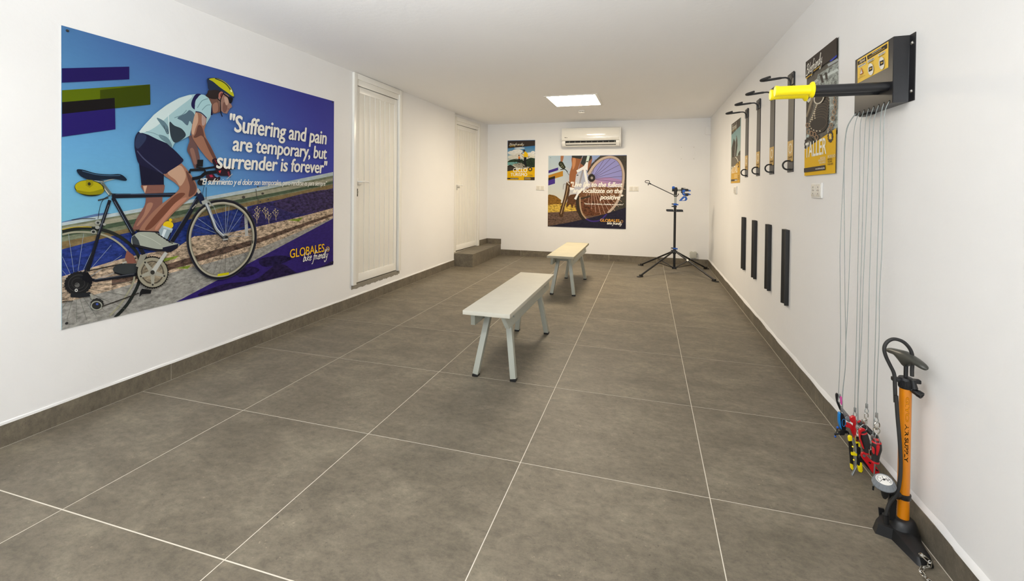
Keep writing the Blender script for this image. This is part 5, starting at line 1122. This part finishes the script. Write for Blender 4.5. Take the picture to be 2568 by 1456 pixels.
# ================================================================ cables
CR1, CR2, CR3 = crop(2090, 240, 5.6), crop(2090, 500, 5.6), crop(2090, 760, 5.6)
TT = crop(2080, 960, 5.827)
cabs = [  # y plane, pixel path
 (2.270, [CR1(315, 266), CR1(250, 330), CR1(190, 450), CR1(160, 650), CR1(150, 900), CR1(138, 1200), CR2(122, 30), CR2(95, 650), CR2(92, 900), CR2(98, 1400), CR3(101, 500), CR3(88, 950), CR3(74, 1250), TT(150, 200)], 'far end'),
 (2.262, [CR1(316, 270), CR1(245, 350), CR1(186, 500), CR1(158, 800), CR1(150, 1200), CR2(155, 300), CR2(158, 900), CR2(163, 1400), CR3(175, 600), CR3(168, 900), CR3(140, 1180), TT(180, 380)], 'second'),
 (2.232, [CR1(380, 243), CR1(325, 330), CR1(290, 500), CR1(272, 850), CR1(257, 1400), CR2(240, 500), CR2(215, 1200), CR3(190, 300), CR3(170, 620), CR3(166, 900), CR3(128, 1250), TT(195, 350), TT(183, 400)], 'third'),
 (2.190, [CR1(448, 222), CR1(398, 300), CR1(376, 450), CR1(372, 900), CR1(365, 1400), CR2(352, 500), CR2(340, 1200), CR3(325, 400), CR3(312, 900), CR3(300, 1400), TT(374, 400)], 'fourth'),
 (2.149, [CR1(515, 195), CR1(470, 270), CR1(446, 450), CR1(428, 900), CR1(416, 1400), CR2(400, 600), CR2(380, 1300), CR3(368, 500), CR3(352, 1000), CR3(342, 1400), TT(410, 580)], 'fifth'),
 (2.107, [CR1(584, 174), CR1(530, 260), CR1(508, 420), CR1(492, 900), CR1(475, 1300), CR2(460, 250), CR2(440, 700), CR2(415, 1300), CR3(395, 500), CR3(362, 1000), CR3(345, 1400), TT(425, 590)], 'sixth'),
 (2.067, [CR1(658, 145), CR1(600, 230), CR1(567, 380), CR1(547, 800), CR1(540, 1400), CR2(520, 700), CR2(502, 1300), CR3(488, 700), CR3(475, 1300), TT(545, 345)], 'seventh'),
 (2.027, [CR1(731, 118), CR1(680, 200), CR1(660, 400), CR1(650, 900), CR1(643, 1400), CR2(620, 700), CR2(605, 1300), CR3(590, 500), CR3(570, 1200), TT(650, 400), TT(640, 700), TT(625, 800)], 'eighth'),
 (1.988, [CR1(806, 88), CR1(740, 170), CR1(712, 330), CR1(703, 700), CR1(698, 1400), CR2(680, 700), CR2(650, 1300), CR3(640, 500), CR3(620, 900), CR3(604, 1400), TT(690, 480)], 'near end')]
place = ('at the far end of the row', 'second from the far end, crossing its neighbour', 'third from the far end', 'fourth from the far end', 'fifth, in the middle of the row', 'fourth from the pump side', 'third from the pump side', 'second from the pump side', 'nearest to the pump')
for i, (yy, pth, nm) in enumerate(cabs):
    pts = [P(x, y, 1, yy) for x, y in pth]
    pts[0] = Vector((XF-0.0005, yy, 1.5085))
    root = empty('steel_cable', pts[0], 'thin steel cable from the hanger box, '+place[i], 'cable', 'steel cables under the tool hanger')
    b = MB(); b.tube(smooth_path(pts, 5), 0.0014, 8); b.build('wire_rope', M_ROPE, root)
    e = pts[-1]
    b = MB(); b.box(e.x-0.0042, e.x+0.0042, yy-0.003, yy+0.003, e.z-0.006, e.z+0.012); b.build('ferrule', M_STEEL, root, bevel=0.0015)
    b = MB(); b.tube(smooth_path([(e.x-0.002, yy, e.z-0.005), (e.x-0.006, yy, e.z-0.018), (e.x, yy, e.z-0.027), (e.x+0.006, yy, e.z-0.018), (e.x+0.002, yy, e.z-0.005)], 5), 0.0015, 8); b.build('loop', M_STEEL, root)

# ================================================================ hanging tools
def T3(x, y, yy): return P(*TT(x, y), 1, yy)
def tool(name, label, x, y, yy, cat='tool'): return empty(name, T3(x, y, yy), label, cat)
def tp(pts, yy, th, smooth=True):
    b = MB(); b.prism([T3(x, y, yy-th/2) for x, y in (sp(pts, 4) if smooth else pts)], (0, th, 0)); return b
def ring_(x, y, yy, rw, rh, r=0.0018, tilt=0.0, root=None, m=M_CHROME, nm='link'):
    c = T3(x, y, yy); b = MB(); b.tube([c+Vector((rw*cos(t)*cos(tilt), rw*cos(t)*sin(tilt), rh*sin(t))) for t in [2*pi*k/18 for k in range(18)]], r, 8, closed=True); return b.build(nm, m, root)
t = tool('tyre_lever', 'dark curved tyre lever at the far end of the hanging tools', 150, 250, 2.275)
tp([(95, 168), (130, 160), (128, 240), (150, 300), (190, 400), (165, 412), (130, 340), (105, 270)], 2.275, 0.008).build('lever', M_BLK2, t, bevel=0.001)
t = tool('tyre_lever', 'pink tyre lever beside the dark one', 175, 260, 2.262)
tp([(165, 215), (185, 205), (190, 270), (182, 320), (168, 300)], 2.262, 0.008).build('lever', M_PINK, t, bevel=0.001)
t = tool('chain_tool', 'blue and black chain tool with a small blue-tipped handle', 190, 560, 2.232)
tp([(150, 455), (185, 440), (225, 500), (242, 580), (238, 690), (175, 690), (145, 600), (138, 500)], 2.232, 0.014).build('body', M_BLK2, t, bevel=0.002)
tp([(140, 460), (168, 440), (160, 500), (168, 600), (182, 680), (160, 650), (140, 580)], 2.224, 0.016).build('side_shell', M_CYAN, t, bevel=0.002)
b = MB(); c = T3(210, 580, 2.2235); b.tube([c+Vector((0.0065*cos(k), 0, 0.016*sin(k))) for k in [2*pi*j/20 for j in range(20)]], 0.0012, 6, closed=True); b.build('oval_mark', M_CYAN, t)
tp([(140, 700), (180, 688), (240, 690), (285, 710), (298, 750), (270, 755), (262, 725), (248, 750), (235, 735), (220, 765), (150, 765)], 2.232, 0.016, False).build('jaw', M_BLK2, t, bevel=0.002)
b = MB(); b.cyl(T3(70, 745, 2.225), T3(150, 738, 2.225), 0.004, 10); b.cyl(T3(120, 650, 2.225), T3(85, 780, 2.225), 0.0018, 8); b.build('drive_screw', M_BLK2, t)
b = MB(); b.ball(T3(120, 648, 2.225), 0.0052); b.build('handle_tip', M_BLUE, t)
b = MB(); b.ball(T3(86, 780, 2.225), 0.0045); b.build('handle_tip', M_BLUE, t)
t = tool('pliers', 'red handled pliers with steel jaws', 300, 560, 2.195)
tp([(175, 372), (195, 365), (250, 430), (300, 490), (320, 540), (300, 570), (262, 560), (235, 520), (210, 450)], 2.197, 0.008).build('jaws', M_STEEL, t, bevel=0.001)
b = MB(); b.lathe(T3(262, 515, 2.19), (0, -1, 0), [(0, 0.009), (0.003, 0.008)], 16); b.build('pivot', M_GREYM, t)
tp([(305, 520), (375, 488), (388, 540), (392, 620), (395, 700), (385, 800), (362, 800), (358, 700), (360, 600), (320, 572)], 2.188, 0.014).build('handle', M_RED, t, bevel=0.003)
tp([(262, 592), (300, 596), (345, 625), (368, 680), (372, 790), (350, 770), (318, 690), (290, 655), (243, 640), (270, 625)], 2.198, 0.012).build('handle', M_RED, t, bevel=0.003)
t = tool('hex_key_set', 'yellow and black folding hex key set with keys sticking out', 380, 1000, 2.150)
tp([(280, 790), (300, 775), (330, 782), (335, 850), (350, 1080), (350, 1240), (335, 1275), (315, 1250), (300, 1050), (285, 900)], 2.150, 0.007).build('side_plate', M_BLK2, t, bevel=0.001)
tp([(390, 870), (420, 850), (452, 900), (460, 1050), (480, 1180), (490, 1280), (470, 1308), (430, 1290), (415, 1150), (400, 1000)], 2.146, 0.008).build('side_plate', M_BLK2, t, bevel=0.001)
for q in ([(278, 795), (298, 773), (334, 782), (336, 845), (284, 852)], [(312, 1190), (350, 1200), (352, 1250), (338, 1278), (316, 1250)], [(388, 865), (420, 842), (455, 892), (458, 940), (430, 935), (425, 880), (392, 890)], [(412, 1210), (450, 1215), (455, 1160), (478, 1170), (492, 1285), (470, 1310), (430, 1295)]):
    tp(q, 2.144, 0.011, False).build('end_cap', M_YEL, t, bevel=0.0015)
b = MB()
for p, r in (((340, 928), 0.003), ((356, 1122), 0.003)): b.cyl(T3(p[0], p[1], 2.152), T3(p[0], p[1], 2.136), r, 10)
b.box(T3(322, 1040, 2.14).x, T3(402, 1040, 2.14).x, 2.138, 2.152, T3(322, 1050, 2.14).z, T3(322, 1015, 2.14).z); b.build('spacer', M_YEL, t)
for k, q in enumerate(([(330, 800), (345, 880), (380, 960), (392, 1040), (388, 1200)], [(352, 800), (370, 870), (392, 940), (385, 1060), (380, 1200)], [(375, 820), (385, 900), (400, 980), (396, 1180)], [(400, 1205), (370, 1270), (332, 1345)], [(385, 1210), (350, 1290), (328, 1335)])):
    b = MB(); b.tube(smooth_path([T3(x, y, 2.141+0.003*k) for x, y in q], 4), 0.0026 if k < 3 else 0.0034, 6); b.build('hex_key', M_STEEL, t)
t = tool('tool_grip', 'long black grip slanting behind the red tools', 565, 660, 2.085)
b = MB(); b.tube([T3(440, 570, 2.10), T3(520, 640, 2.09), T3(600, 720, 2.08), T3(700, 800, 2.06)], [0.008, 0.0098, 0.0098, 0.008], 14); b.build('grip', M_RUBBER, t)
b = MB(); b.cyl(T3(425, 552, 2.102), T3(442, 572, 2.10), 0.0078, 12); b.build('red_end', M_RED, t)
def screwdriver(label, pts, rad, yy, sh0, sh1, sr, panels):
    t = tool('screwdriver', label, pts[0][0], pts[0][1], yy, 'screwdriver')
    b = MB(); b.tube(smooth_path([T3(x, y, yy) for x, y in pts], 3), [rad[min(len(rad)-1, int(i/3))]+(rad[min(len(rad)-1, int(i/3)+1)]-rad[min(len(rad)-1, int(i/3))])*((i % 3)/3) for i in range(3*(len(pts)-1)+1)], 16); b.build('handle', M_RUBBER, t)
    p = [T3(x, y, yy) for x, y in pts]
    b = MB(); b.tube([p[0]+(p[0]-p[1]).normalized()*0.002, p[0].lerp(p[1], 0.6)], [rad[0]*0.8, rad[1]*1.01], 16); b.build('end_cap', M_RED, t)
    b = MB(); b.tube([p[-1].lerp(p[-2], 0.35), p[-1]+(p[-1]-p[-2]).normalized()*0.002], [rad[-1]*1.02, rad[-1]*1.05], 16); b.build('collar', M_RED, t)
    for q in panels:
        tp(q, yy-max(rad)*0.72, max(rad)*0.7).build('inset', M_RED, t, bevel=0.0012)
    b = MB(); b.cyl(T3(*sh0, yy), T3(*sh1, yy), sr, 10); b.build('shaft', M_STEEL, t)
    return t
screwdriver('larger red and black screwdriver hanging from a swivel link', [(470, 680), (500, 760), (530, 860), (545, 940), (550, 1015)], [0.0125, 0.0150, 0.0150, 0.0145, 0.0125], 2.067, (575, 1020), (612, 1130), 0.0024, [[(445, 690), (500, 672), (530, 690), (470, 720), (455, 790), (480, 870), (510, 960), (490, 950), (455, 850), (438, 750)]])
ring_(540, 475, 2.067, 0.0062, 0.013, root=(t2 := empty('swivel_link', T3(530, 540, 2.067), 'chrome swivel link above the larger screwdriver', 'link')))
b = MB(); c = T3(515, 560, 2.067); b.box(c.x-0.009, c.x+0.008, 2.061, 2.073, c.z-0.008, c.z+0.006); b.build('swivel_block', M_CHROME, t2, bevel=0.002)
ring_(525, 560, 2.067, 0.0085, 0.013, 0.002, 0.5, root=t2)
b = MB(); b.tube(smooth_path([T3(x, y, 2.067) for x, y in ((500, 600), (450, 640), (435, 670), (490, 700), (540, 680), (548, 640), (530, 605))], 4), 0.0013, 8); b.build('wire_loop', M_STEEL, t2)
t = tool('torx_key_set', 'red folding key set hanging low between the screwdrivers', 600, 1170, 2.067)
tp([(470, 1050), (485, 1025), (515, 1030), (560, 1075), (660, 1190), (725, 1285), (722, 1320), (640, 1322), (560, 1200), (480, 1100)], 2.063, 0.010).build('cover', M_RED, t, bevel=0.002)
tp([(440, 1075), (460, 1062), (500, 1110), (580, 1205), (650, 1300), (640, 1328), (560, 1240), (450, 1120)], 2.074, 0.010).build('side_plate', M_BLK2, t, bevel=0.002)
b = MB(); b.cyl(T3(508, 1062, 2.062), T3(508, 1062, 2.052), 0.0048, 16); b.build('pivot_screw', M_BLK2, t)
for q in ([(580, 1150), (610, 1165), (600, 1185), (575, 1165)], [(675, 1250), (710, 1270), (715, 1295), (680, 1280)]): tp(q, 2.0565, 0.002, False).build('mark', M_BLK2, t)
t3 = screwdriver('smaller red and black screwdriver with a long thin shaft, next to the pump gauge', [(688, 830), (690, 890), (690, 960), (680, 1030), (672, 1100), (668, 1150)], [0.0108, 0.0155, 0.0160, 0.0135, 0.0120, 0.0128], 2.0, (664, 1165), (640, 1545), 0.0022, [[(640, 960), (655, 948), (665, 990), (660, 1035), (642, 1030)], [(695, 915), (735, 915), (735, 960), (708, 1050), (688, 1050), (690, 980)]])
b = MB(); b.cyl(T3(642, 1500, 2.0), T3(637, 1560, 2.0), 0.0030, 10); b.build('tip', M_BLK2, t3)
t4 = empty('swivel_link', T3(695, 640, 1.99), 'chrome chain link swivel above the smaller screwdriver', 'link')
ring_(698, 615, 1.988, 0.0098, 0.0125, 0.0021, 0.3, t4); ring_(690, 690, 1.988, 0.0095, 0.0125, 0.0021, -0.5, t4)
b = MB(); b.cyl(T3(690, 640, 1.988), T3(690, 680, 1.988), 0.0042, 12); b.build('swivel_block', M_CHROME, t4)
b = MB(); b.tube(smooth_path([T3(x, y, 1.988) for x, y in ((688, 730), (665, 800), (690, 880), (725, 885), (732, 840), (708, 760), (692, 730))], 4), 0.0014, 8); b.build('wire_loop', M_STEEL, t4)
t5 = empty('swivel_link', T3(415, 700, 2.11), 'small chrome link above the yellow hex key set', 'link')
ring_(413, 690, 2.12, 0.0045, 0.013, 0.0016, 0.6, t5); b = MB(); c = T3(420, 810, 2.12); b.box(c.x-0.010, c.x+0.008, 2.114, 2.126, c.z-0.011, c.z+0.011); b.build('swivel_block', M_CHROME, t5, bevel=0.002)
b = MB(); b.tube(smooth_path([T3(x, y, 2.12) for x, y in ((410, 830), (440, 860), (468, 900), (465, 950), (440, 930))], 4), 0.0013, 8); b.build('wire_loop', M_STEEL, t5)
t6 = empty('swivel_link', T3(610, 1000, 2.03), 'chrome clip below the eighth cable, beside the red key set', 'link')
b = MB(); c = T3(610, 1010, 2.03); b.box(c.x-0.007, c.x+0.007, 2.024, 2.036, c.z-0.011, c.z+0.011); b.build('clip_body', M_CHROME, t6, bevel=0.002); ring_(618, 870, 2.03, 0.004, 0.012, 0.0014, 0.2, t6); b = MB(); b.tube(smooth_path([T3(x, y, 2.03) for x, y in ((610, 900), (600, 950), (605, 985))], 4), 0.0013, 8); b.build('wire_loop', M_STEEL, t6)

# ================================================================ floor pump
PX, PY = 0.8495, 1.818
pump = empty('floor_pump', (PX, PY, 0), 'yellow bicycle floor pump with black foot, hose and grey pressure gauge, by the right wall', 'pump')
def pp(x, y, cr, dy=0.0): p = cr(x, y); return P(p[0], p[1], 1, PY+dy)
Nn = crop(2180, 830, 7.278); Oo = crop(2180, 980, 5.2); Mm = crop(2160, 1180, 5.275)
base = [(0.768, 1.832), (0.766, 1.806), (0.806, 1.790), (0.829, 1.690), (0.838, 1.682), (0.872, 1.690), (0.879, 1.702), (0.884, 1.760), (0.893, 1.800), (0.897, 1.840), (0.885, 1.868), (0.845, 1.885), (0.80, 1.87)]
tops = []
for x, y in base:
    k = 0.88; tx, ty = PX-0.004+(x-PX+0.004)*k, PY+(y-PY)*k
    tops.append((tx, ty, 0.034 if y > 1.77 else 0.020))
b = MB(); n = len(base); b.add([(x, y, 0) for x, y in base]+tops, [(i, (i+1) % n, n+(i+1) % n, n+i) for i in range(n)]+[tuple(range(n))[::-1]]); b.add(tops+[(PX, PY, 0.05)], [(i, (i+1) % n, n) for i in range(n)])
b.build('foot', M_BLK2, pump, ang=40)
b = MB(); b.lathe((PX, PY, 0.02), (0, 0, 1), [(0, 0.046), (0.022, 0.040), (0.038, 0.034), (0.044, 0.028), (0.046, 0.018)], 28); b.build('socket', M_BLK2, pump)
b = MB(); b.prism([pp(x, y, Mm, 0.05) for x, y in ((230, 490), (305, 505), (335, 690), (250, 700))], (0, 0.006, 0)); b.build('folded_step', M_BLK2, pump, bevel=0.001)
b = MB(); b.cyl((PX, PY, 0.062), (PX, PY, 0.525), 0.0168, 32); brl = b.build('barrel', M_ORANGE, pump)
# lettering wrapped on the barrel, reading downwards
pt = Print(0, 0.0, (0, -1, 0), (-1, 0, 0)); camang = atan2(-PY, -PX)
def wrap(string, z_top, z_bot, width, centre, bold, script=False):
    vs_, fs, (x0, x1, y0, y1) = text_polys(string, 0.0, bold, 0.95); k = (z_top-z_bot)/(x1-x0); out = []
    for x, y in vs_:
        z = z_top-(x-x0)*k; sarc = ((y-0.36)/0.73)*width+centre; a_ = camang+sarc/0.0168
        out.append((PX+0.01705*cos(a_), PY+0.01705*sin(a_), z))
    pt.v += [Vector(v) for v in out]; b0 = len(pt.v)-len(out); pt.f += [tuple(b0+i for i in f) for f in fs]; pt.c += [(*s2l((44, 30, 8) if bold > 0 else (60, 40, 8)), 0.0)]*len(out)
zt_ = lambda y: P(2272, 980+y/5.2, 1, PY-0.016).z
# outlined brand lettering: dark letters with orange cores
wrap('GIYO', zt_(75), zt_(402), 0.0100, 0.0062, 0.035)
def wrap_core(string, z_top, z_bot, width, centre, bold):
    vs_, fs, (x0, x1, y0, y1) = text_polys(string, 0.0, bold, 0.95); vv, ff, (X0, X1, _a, _b) = text_polys(string, 0.0, 0.035, 0.95); k = (z_top-z_bot)/(X1-X0); out = []
    for x, y in vs_:
        z = z_top-(x-X0)*k; sarc = ((y-0.36)/0.73)*width+centre; a_ = camang+sarc/0.0168; out.append((PX+0.01718*cos(a_), PY+0.01718*sin(a_), z))
    pt.v += [Vector(v) for v in out]; b0 = len(pt.v)-len(out); pt.f += [tuple(b0+i for i in f) for f in fs]; pt.c += [(*s2l((222, 140, 10)), 0.0)]*len(out)
wrap_core('GIYO', zt_(75), zt_(402), 0.0100, 0.0062, 0.006)
wrap('AIR SUPPLY', zt_(432), zt_(930), 0.0100, 0.0056, 0.03)
pt.build('lettering', brl)
b = MB(); b.lathe((PX, PY, 0.508), (0, 0, 1), [(0, 0.0182), (0.004, 0.0205), (0.030, 0.0215), (0.036, 0.019), (0.038, 0.010)], 28)
for k in range(14): a_ = camang-1.0+k*0.16; b.box(PX+0.0215*cos(a_)-.0012, PX+0.0215*cos(a_)+.0012, PY+0.0215*sin(a_)-.0012, PY+0.0215*sin(a_)+.0012, 0.514, 0.536)
cp_ = b.build('barrel_cap', M_BLK2, pump)
b = MB(); b.box(PX-0.040, PX+0.040, PY-0.010, PY+0.008, 0.528, 0.541); b.build('hose_bracket', M_BLK2, cp_, bevel=0.003)
b = MB(); b.cyl((PX, PY, 0.54), (PX, PY, 0.60), 0.0062, 14); b.build('piston_rod', M_BLK2, pump)
# handle
h0, h1 = P(2222, 882, 2, 0.612), P(2323, 936, 2, 0.608)
hc = Vector((PX, PY, 0.608)); dr = (h1-h0).normalized(); dr.z = 0; dr.normalize(); L1 = 0.089
sd_ = Vector((-dr.y, dr.x, 0)); b = MB(); vs_ = []; M_ = 21; SG = 16
for i in range(M_):
    s_ = -1+2*i/(M_-1); c_ = hc+dr*(s_*L1)+Vector((0, 0, 0.010-0.012*abs(s_)**1.6)); e_ = sqrt(max(0.0, 1-abs(s_)**7)); wy = (0.0135+0.007*(1-abs(s_)))*e_+0.0004; wz = (0.0105+0.016*max(0, 1-abs(s_)*2.2))*e_+0.0004; off = -0.012*max(0, 1-abs(s_)*2.2)
    for k in range(SG): t_ = 2*pi*k/SG; vs_.append(c_+sd_*(wy*cos(t_))+Vector((0, 0, off+wz*sin(t_))))
b.add(vs_, [(i*SG+k, i*SG+(k+1) % SG, (i+1)*SG+(k+1) % SG, (i+1)*SG+k) for i in range(M_-1) for k in range(SG)]+[tuple(range(SG)), tuple((M_-1)*SG+k for k in range(SG))])
b.build('handle', mat('handle_plastic', (62, 62, 56), 0.32), pump, ang=60)
# hose and chuck
hose = [pp(320, 640, Mm, -0.02), pp(330, 560, Mm, -0.022), pp(380, 420, Mm, -0.024), pp(470, 290, Mm, -0.026)]+[pp(x, y, Oo, -0.024) for x, y in ((395, 1180), (408, 1000), (405, 800), (392, 600), (368, 330), (350, 60))]+[pp(x, y, Nn, -0.018) for x, y in ((480, 1300), (470, 1050), (462, 850), (440, 740), (370, 600), (300, 450), (272, 320), (310, 215), (400, 152), (500, 148), (620, 195), (720, 290), (775, 400), (788, 540), (780, 700), (780, 820))]
b = MB(); b.tube(smooth_path(hose, 5), 0.0056, 12); b.build('hose', M_RUBBER, pump)
b = MB(); b.cyl(pp(320, 575, Mm, -0.02), pp(325, 690, Mm, -0.018), 0.0095, 14); b.build('hose_socket', M_BLK2, pump)
b = MB(); b.tube([pp(790, 890, Nn, -0.018), pp(805, 960, Nn, -0.02), pp(825, 1050, Nn, -0.022)], [0.0095, 0.0085, 0.010], 14); b.tube([pp(760, 1010, Nn, -0.01), pp(790, 1080, Nn, -0.012)], [0.009, 0.010], 12)
ck = b.build('pump_head', M_BLK2, pump)
p0, p1 = pp(800, 1075, Nn, -0.014), pp(925, 1155, Nn, -0.030); b = MB(); dd = (p1-p0).normalized(); b.lathe(p0, dd, [(0, 0.008), (0.003, 0.010), (0.020, 0.0105), (0.027, 0.0095), (0.028, 0.006), (0.022, 0.004)], 20)
uu = dd.cross(Vector((0, 0, 1))).normalized(); ww = dd.cross(uu)
for k in range(10): a_ = 2*pi*k/10; c_ = p0+(uu*cos(a_)+ww*sin(a_))*0.0098; b.cyl(c_+dd*0.014, c_+dd*0.027, 0.0017, 6)
b.build('locking_ring', M_BLK2, ck)
# gauge
gc = pp(300, 135, Mm, -0.035); ga = Vector((-0.10, -0.25, 0.96)).normalized()
b = MB(); b.lathe(gc-ga*0.010, ga, [(-0.014, 0.014), (-0.008, 0.027), (-0.004, 0.0325), (0.0, 0.0335), (0.013, 0.0270), (0.0165, 0.0250), (0.0165, 0.0230), (0.014, 0.0225)], 40)
gu = ga.cross(Vector((0, 1, 0))).normalized(); gv = ga.cross(gu)
for k in range(18): a_ = 2*pi*k/18; c_ = gc-ga*0.010+(gu*cos(a_)+gv*sin(a_))*0.0322; b.cyl(c_+ga*0.001, c_-(gu*cos(a_)+gv*sin(a_))*0.005+ga*0.012, 0.0016, 6)
gg = b.build('gauge_body', M_GREYM, pump)
b = MB(); b.lathe(gc, ga, [(0.0035, 0.0225), (0.0052, 0.0225)], 36); b.build('dial', M_WPLAS, gg)
b = MB()
for k in range(21):
    a_ = radians(-220+k*12.5); r0_, r1_ = (0.0160, 0.0205) if k % 5 else (0.0135, 0.0205); d_ = gu*cos(a_)+gv*sin(a_); p0_, p1_ = gc+ga*0.0056+d_*r0_, gc+ga*0.0056+d_*r1_; b.beam(p0_, p1_, 0.0009, 0.0005, up=ga)
for k in range(5):
    a_ = radians(-200+k*55); d_ = gu*cos(a_)+gv*sin(a_); c_ = gc+ga*0.0056+d_*0.0100; b.beam(c_-d_*0.0018, c_+d_*0.0018, 0.0022, 0.0005, up=ga)
b.build('dial_marks', M_BLK2, gg)
d_ = (P(2228, 1208, 1, gc.y)-gc); d_ = (d_-ga*d_.dot(ga)).normalized(); b = MB(); b.beam(gc+ga*0.0072-d_*0.006, gc+ga*0.0072+d_*0.016, 0.0014, 0.0008, up=ga); b.lathe(gc+ga*0.0055, ga, [(0, 0.003), (0.003, 0.0025)], 12); b.build('needle', M_BLK2, gg)
b = MB(); b.tube([gc-ga*0.016, gc-ga*0.022+Vector((0.004, 0, -0.004)), pp(310, 330, Mm, -0.03), pp(308, 362, Mm, -0.03)], [0.020, 0.015, 0.009, 0.005], 16); b.build('gauge_mount', M_BLK2, pump)
b = MB(); b.beam(pp(395, 290, Mm, -0.012), pp(400, 640, Mm, -0.004), 0.016, 0.010, up=(0, 1, 0)); b.beam(pp(450, 380, Mm, -0.006), pp(425, 640, Mm, 0.0), 0.006, 0.010, up=(0, 1, 0)); b.tube([gc-ga*0.014+Vector((0.012, 0.004, 0)), pp(450, 320, Mm, -0.014), pp(520, 320, Mm, -0.012)], [0.010, 0.012, 0.009], 12); b.build('gauge_stem', M_BLK2, pump)
b = MB(); zb_ = pp(570, 325, Mm).z; b.lathe((PX, PY, zb_-0.009), (0, 0, 1), [(0, 0.0172), (0.001, 0.0202), (0.017, 0.0208), (0.018, 0.0172)], 28); b.box(PX-0.045, PX-0.012, PY-0.010, PY+0.006, zb_-0.012, zb_+0.006); b.build('clamp_band', M_BLK2, pump, bevel=0.001)

# ================================================================ chain on the pump foot
ch = empty('chain', (0.86, 1.70, 0.0), 'short steel security chain fixed to the pump foot and lying on the floor', 'chain')
def fl(x, y, z): p = Mm(x, y); return P(p[0], p[1], 2, z)
e0 = fl(800, 1105, 0.026); b = MB(); b.lathe(e0, (0, 0, 1), [(-0.004, 0.009), (0.0, 0.009), (0.002, 0.006), (0.004, 0.002)], 16); b.build('fixing_screw', M_CHROME, ch)
pts_ = [(835, 1140, 0.026), (905, 1205, 0.026), (900, 1265, 0.010), (815, 1275, 0.006), (790, 1330, 0.005), (835, 1395, 0.005), (890, 1450, 0.005), (950, 1500, 0.005), (1010, 1550, 0.005)]
for k in range(len(pts_)-1):
    p0, p1 = fl(*pts_[k]), fl(*pts_[k+1]); p0.z = max(p0.z, 0.004); p1.z = max(p1.z, 0.004); d_ = (p1-p0); L_ = d_.length/2+0.004; d_.normalize(); c_ = (p0+p1)/2
    s_ = d_.cross(Vector((0, 0, 1))).normalized(); n_ = s_.cross(d_).normalized(); tl = 0.35 if k % 2 else -0.35; v_ = (s_*cos(tl)+n_*sin(tl)); w_ = 0.0048; st_ = L_-w_; loop = []
    for j in range(8): a_ = -pi/2+pi*j/7; loop.append(c_+d_*(st_+w_*cos(a_))+v_*(w_*sin(a_)))
    for j in range(8): a_ = pi/2+pi*j/7; loop.append(c_+d_*(-st_+w_*cos(a_))+v_*(w_*sin(a_)))
    b = MB(); b.tube(loop, 0.0016, 8, closed=True); b.build('chain_link', M_CHROME, ch)
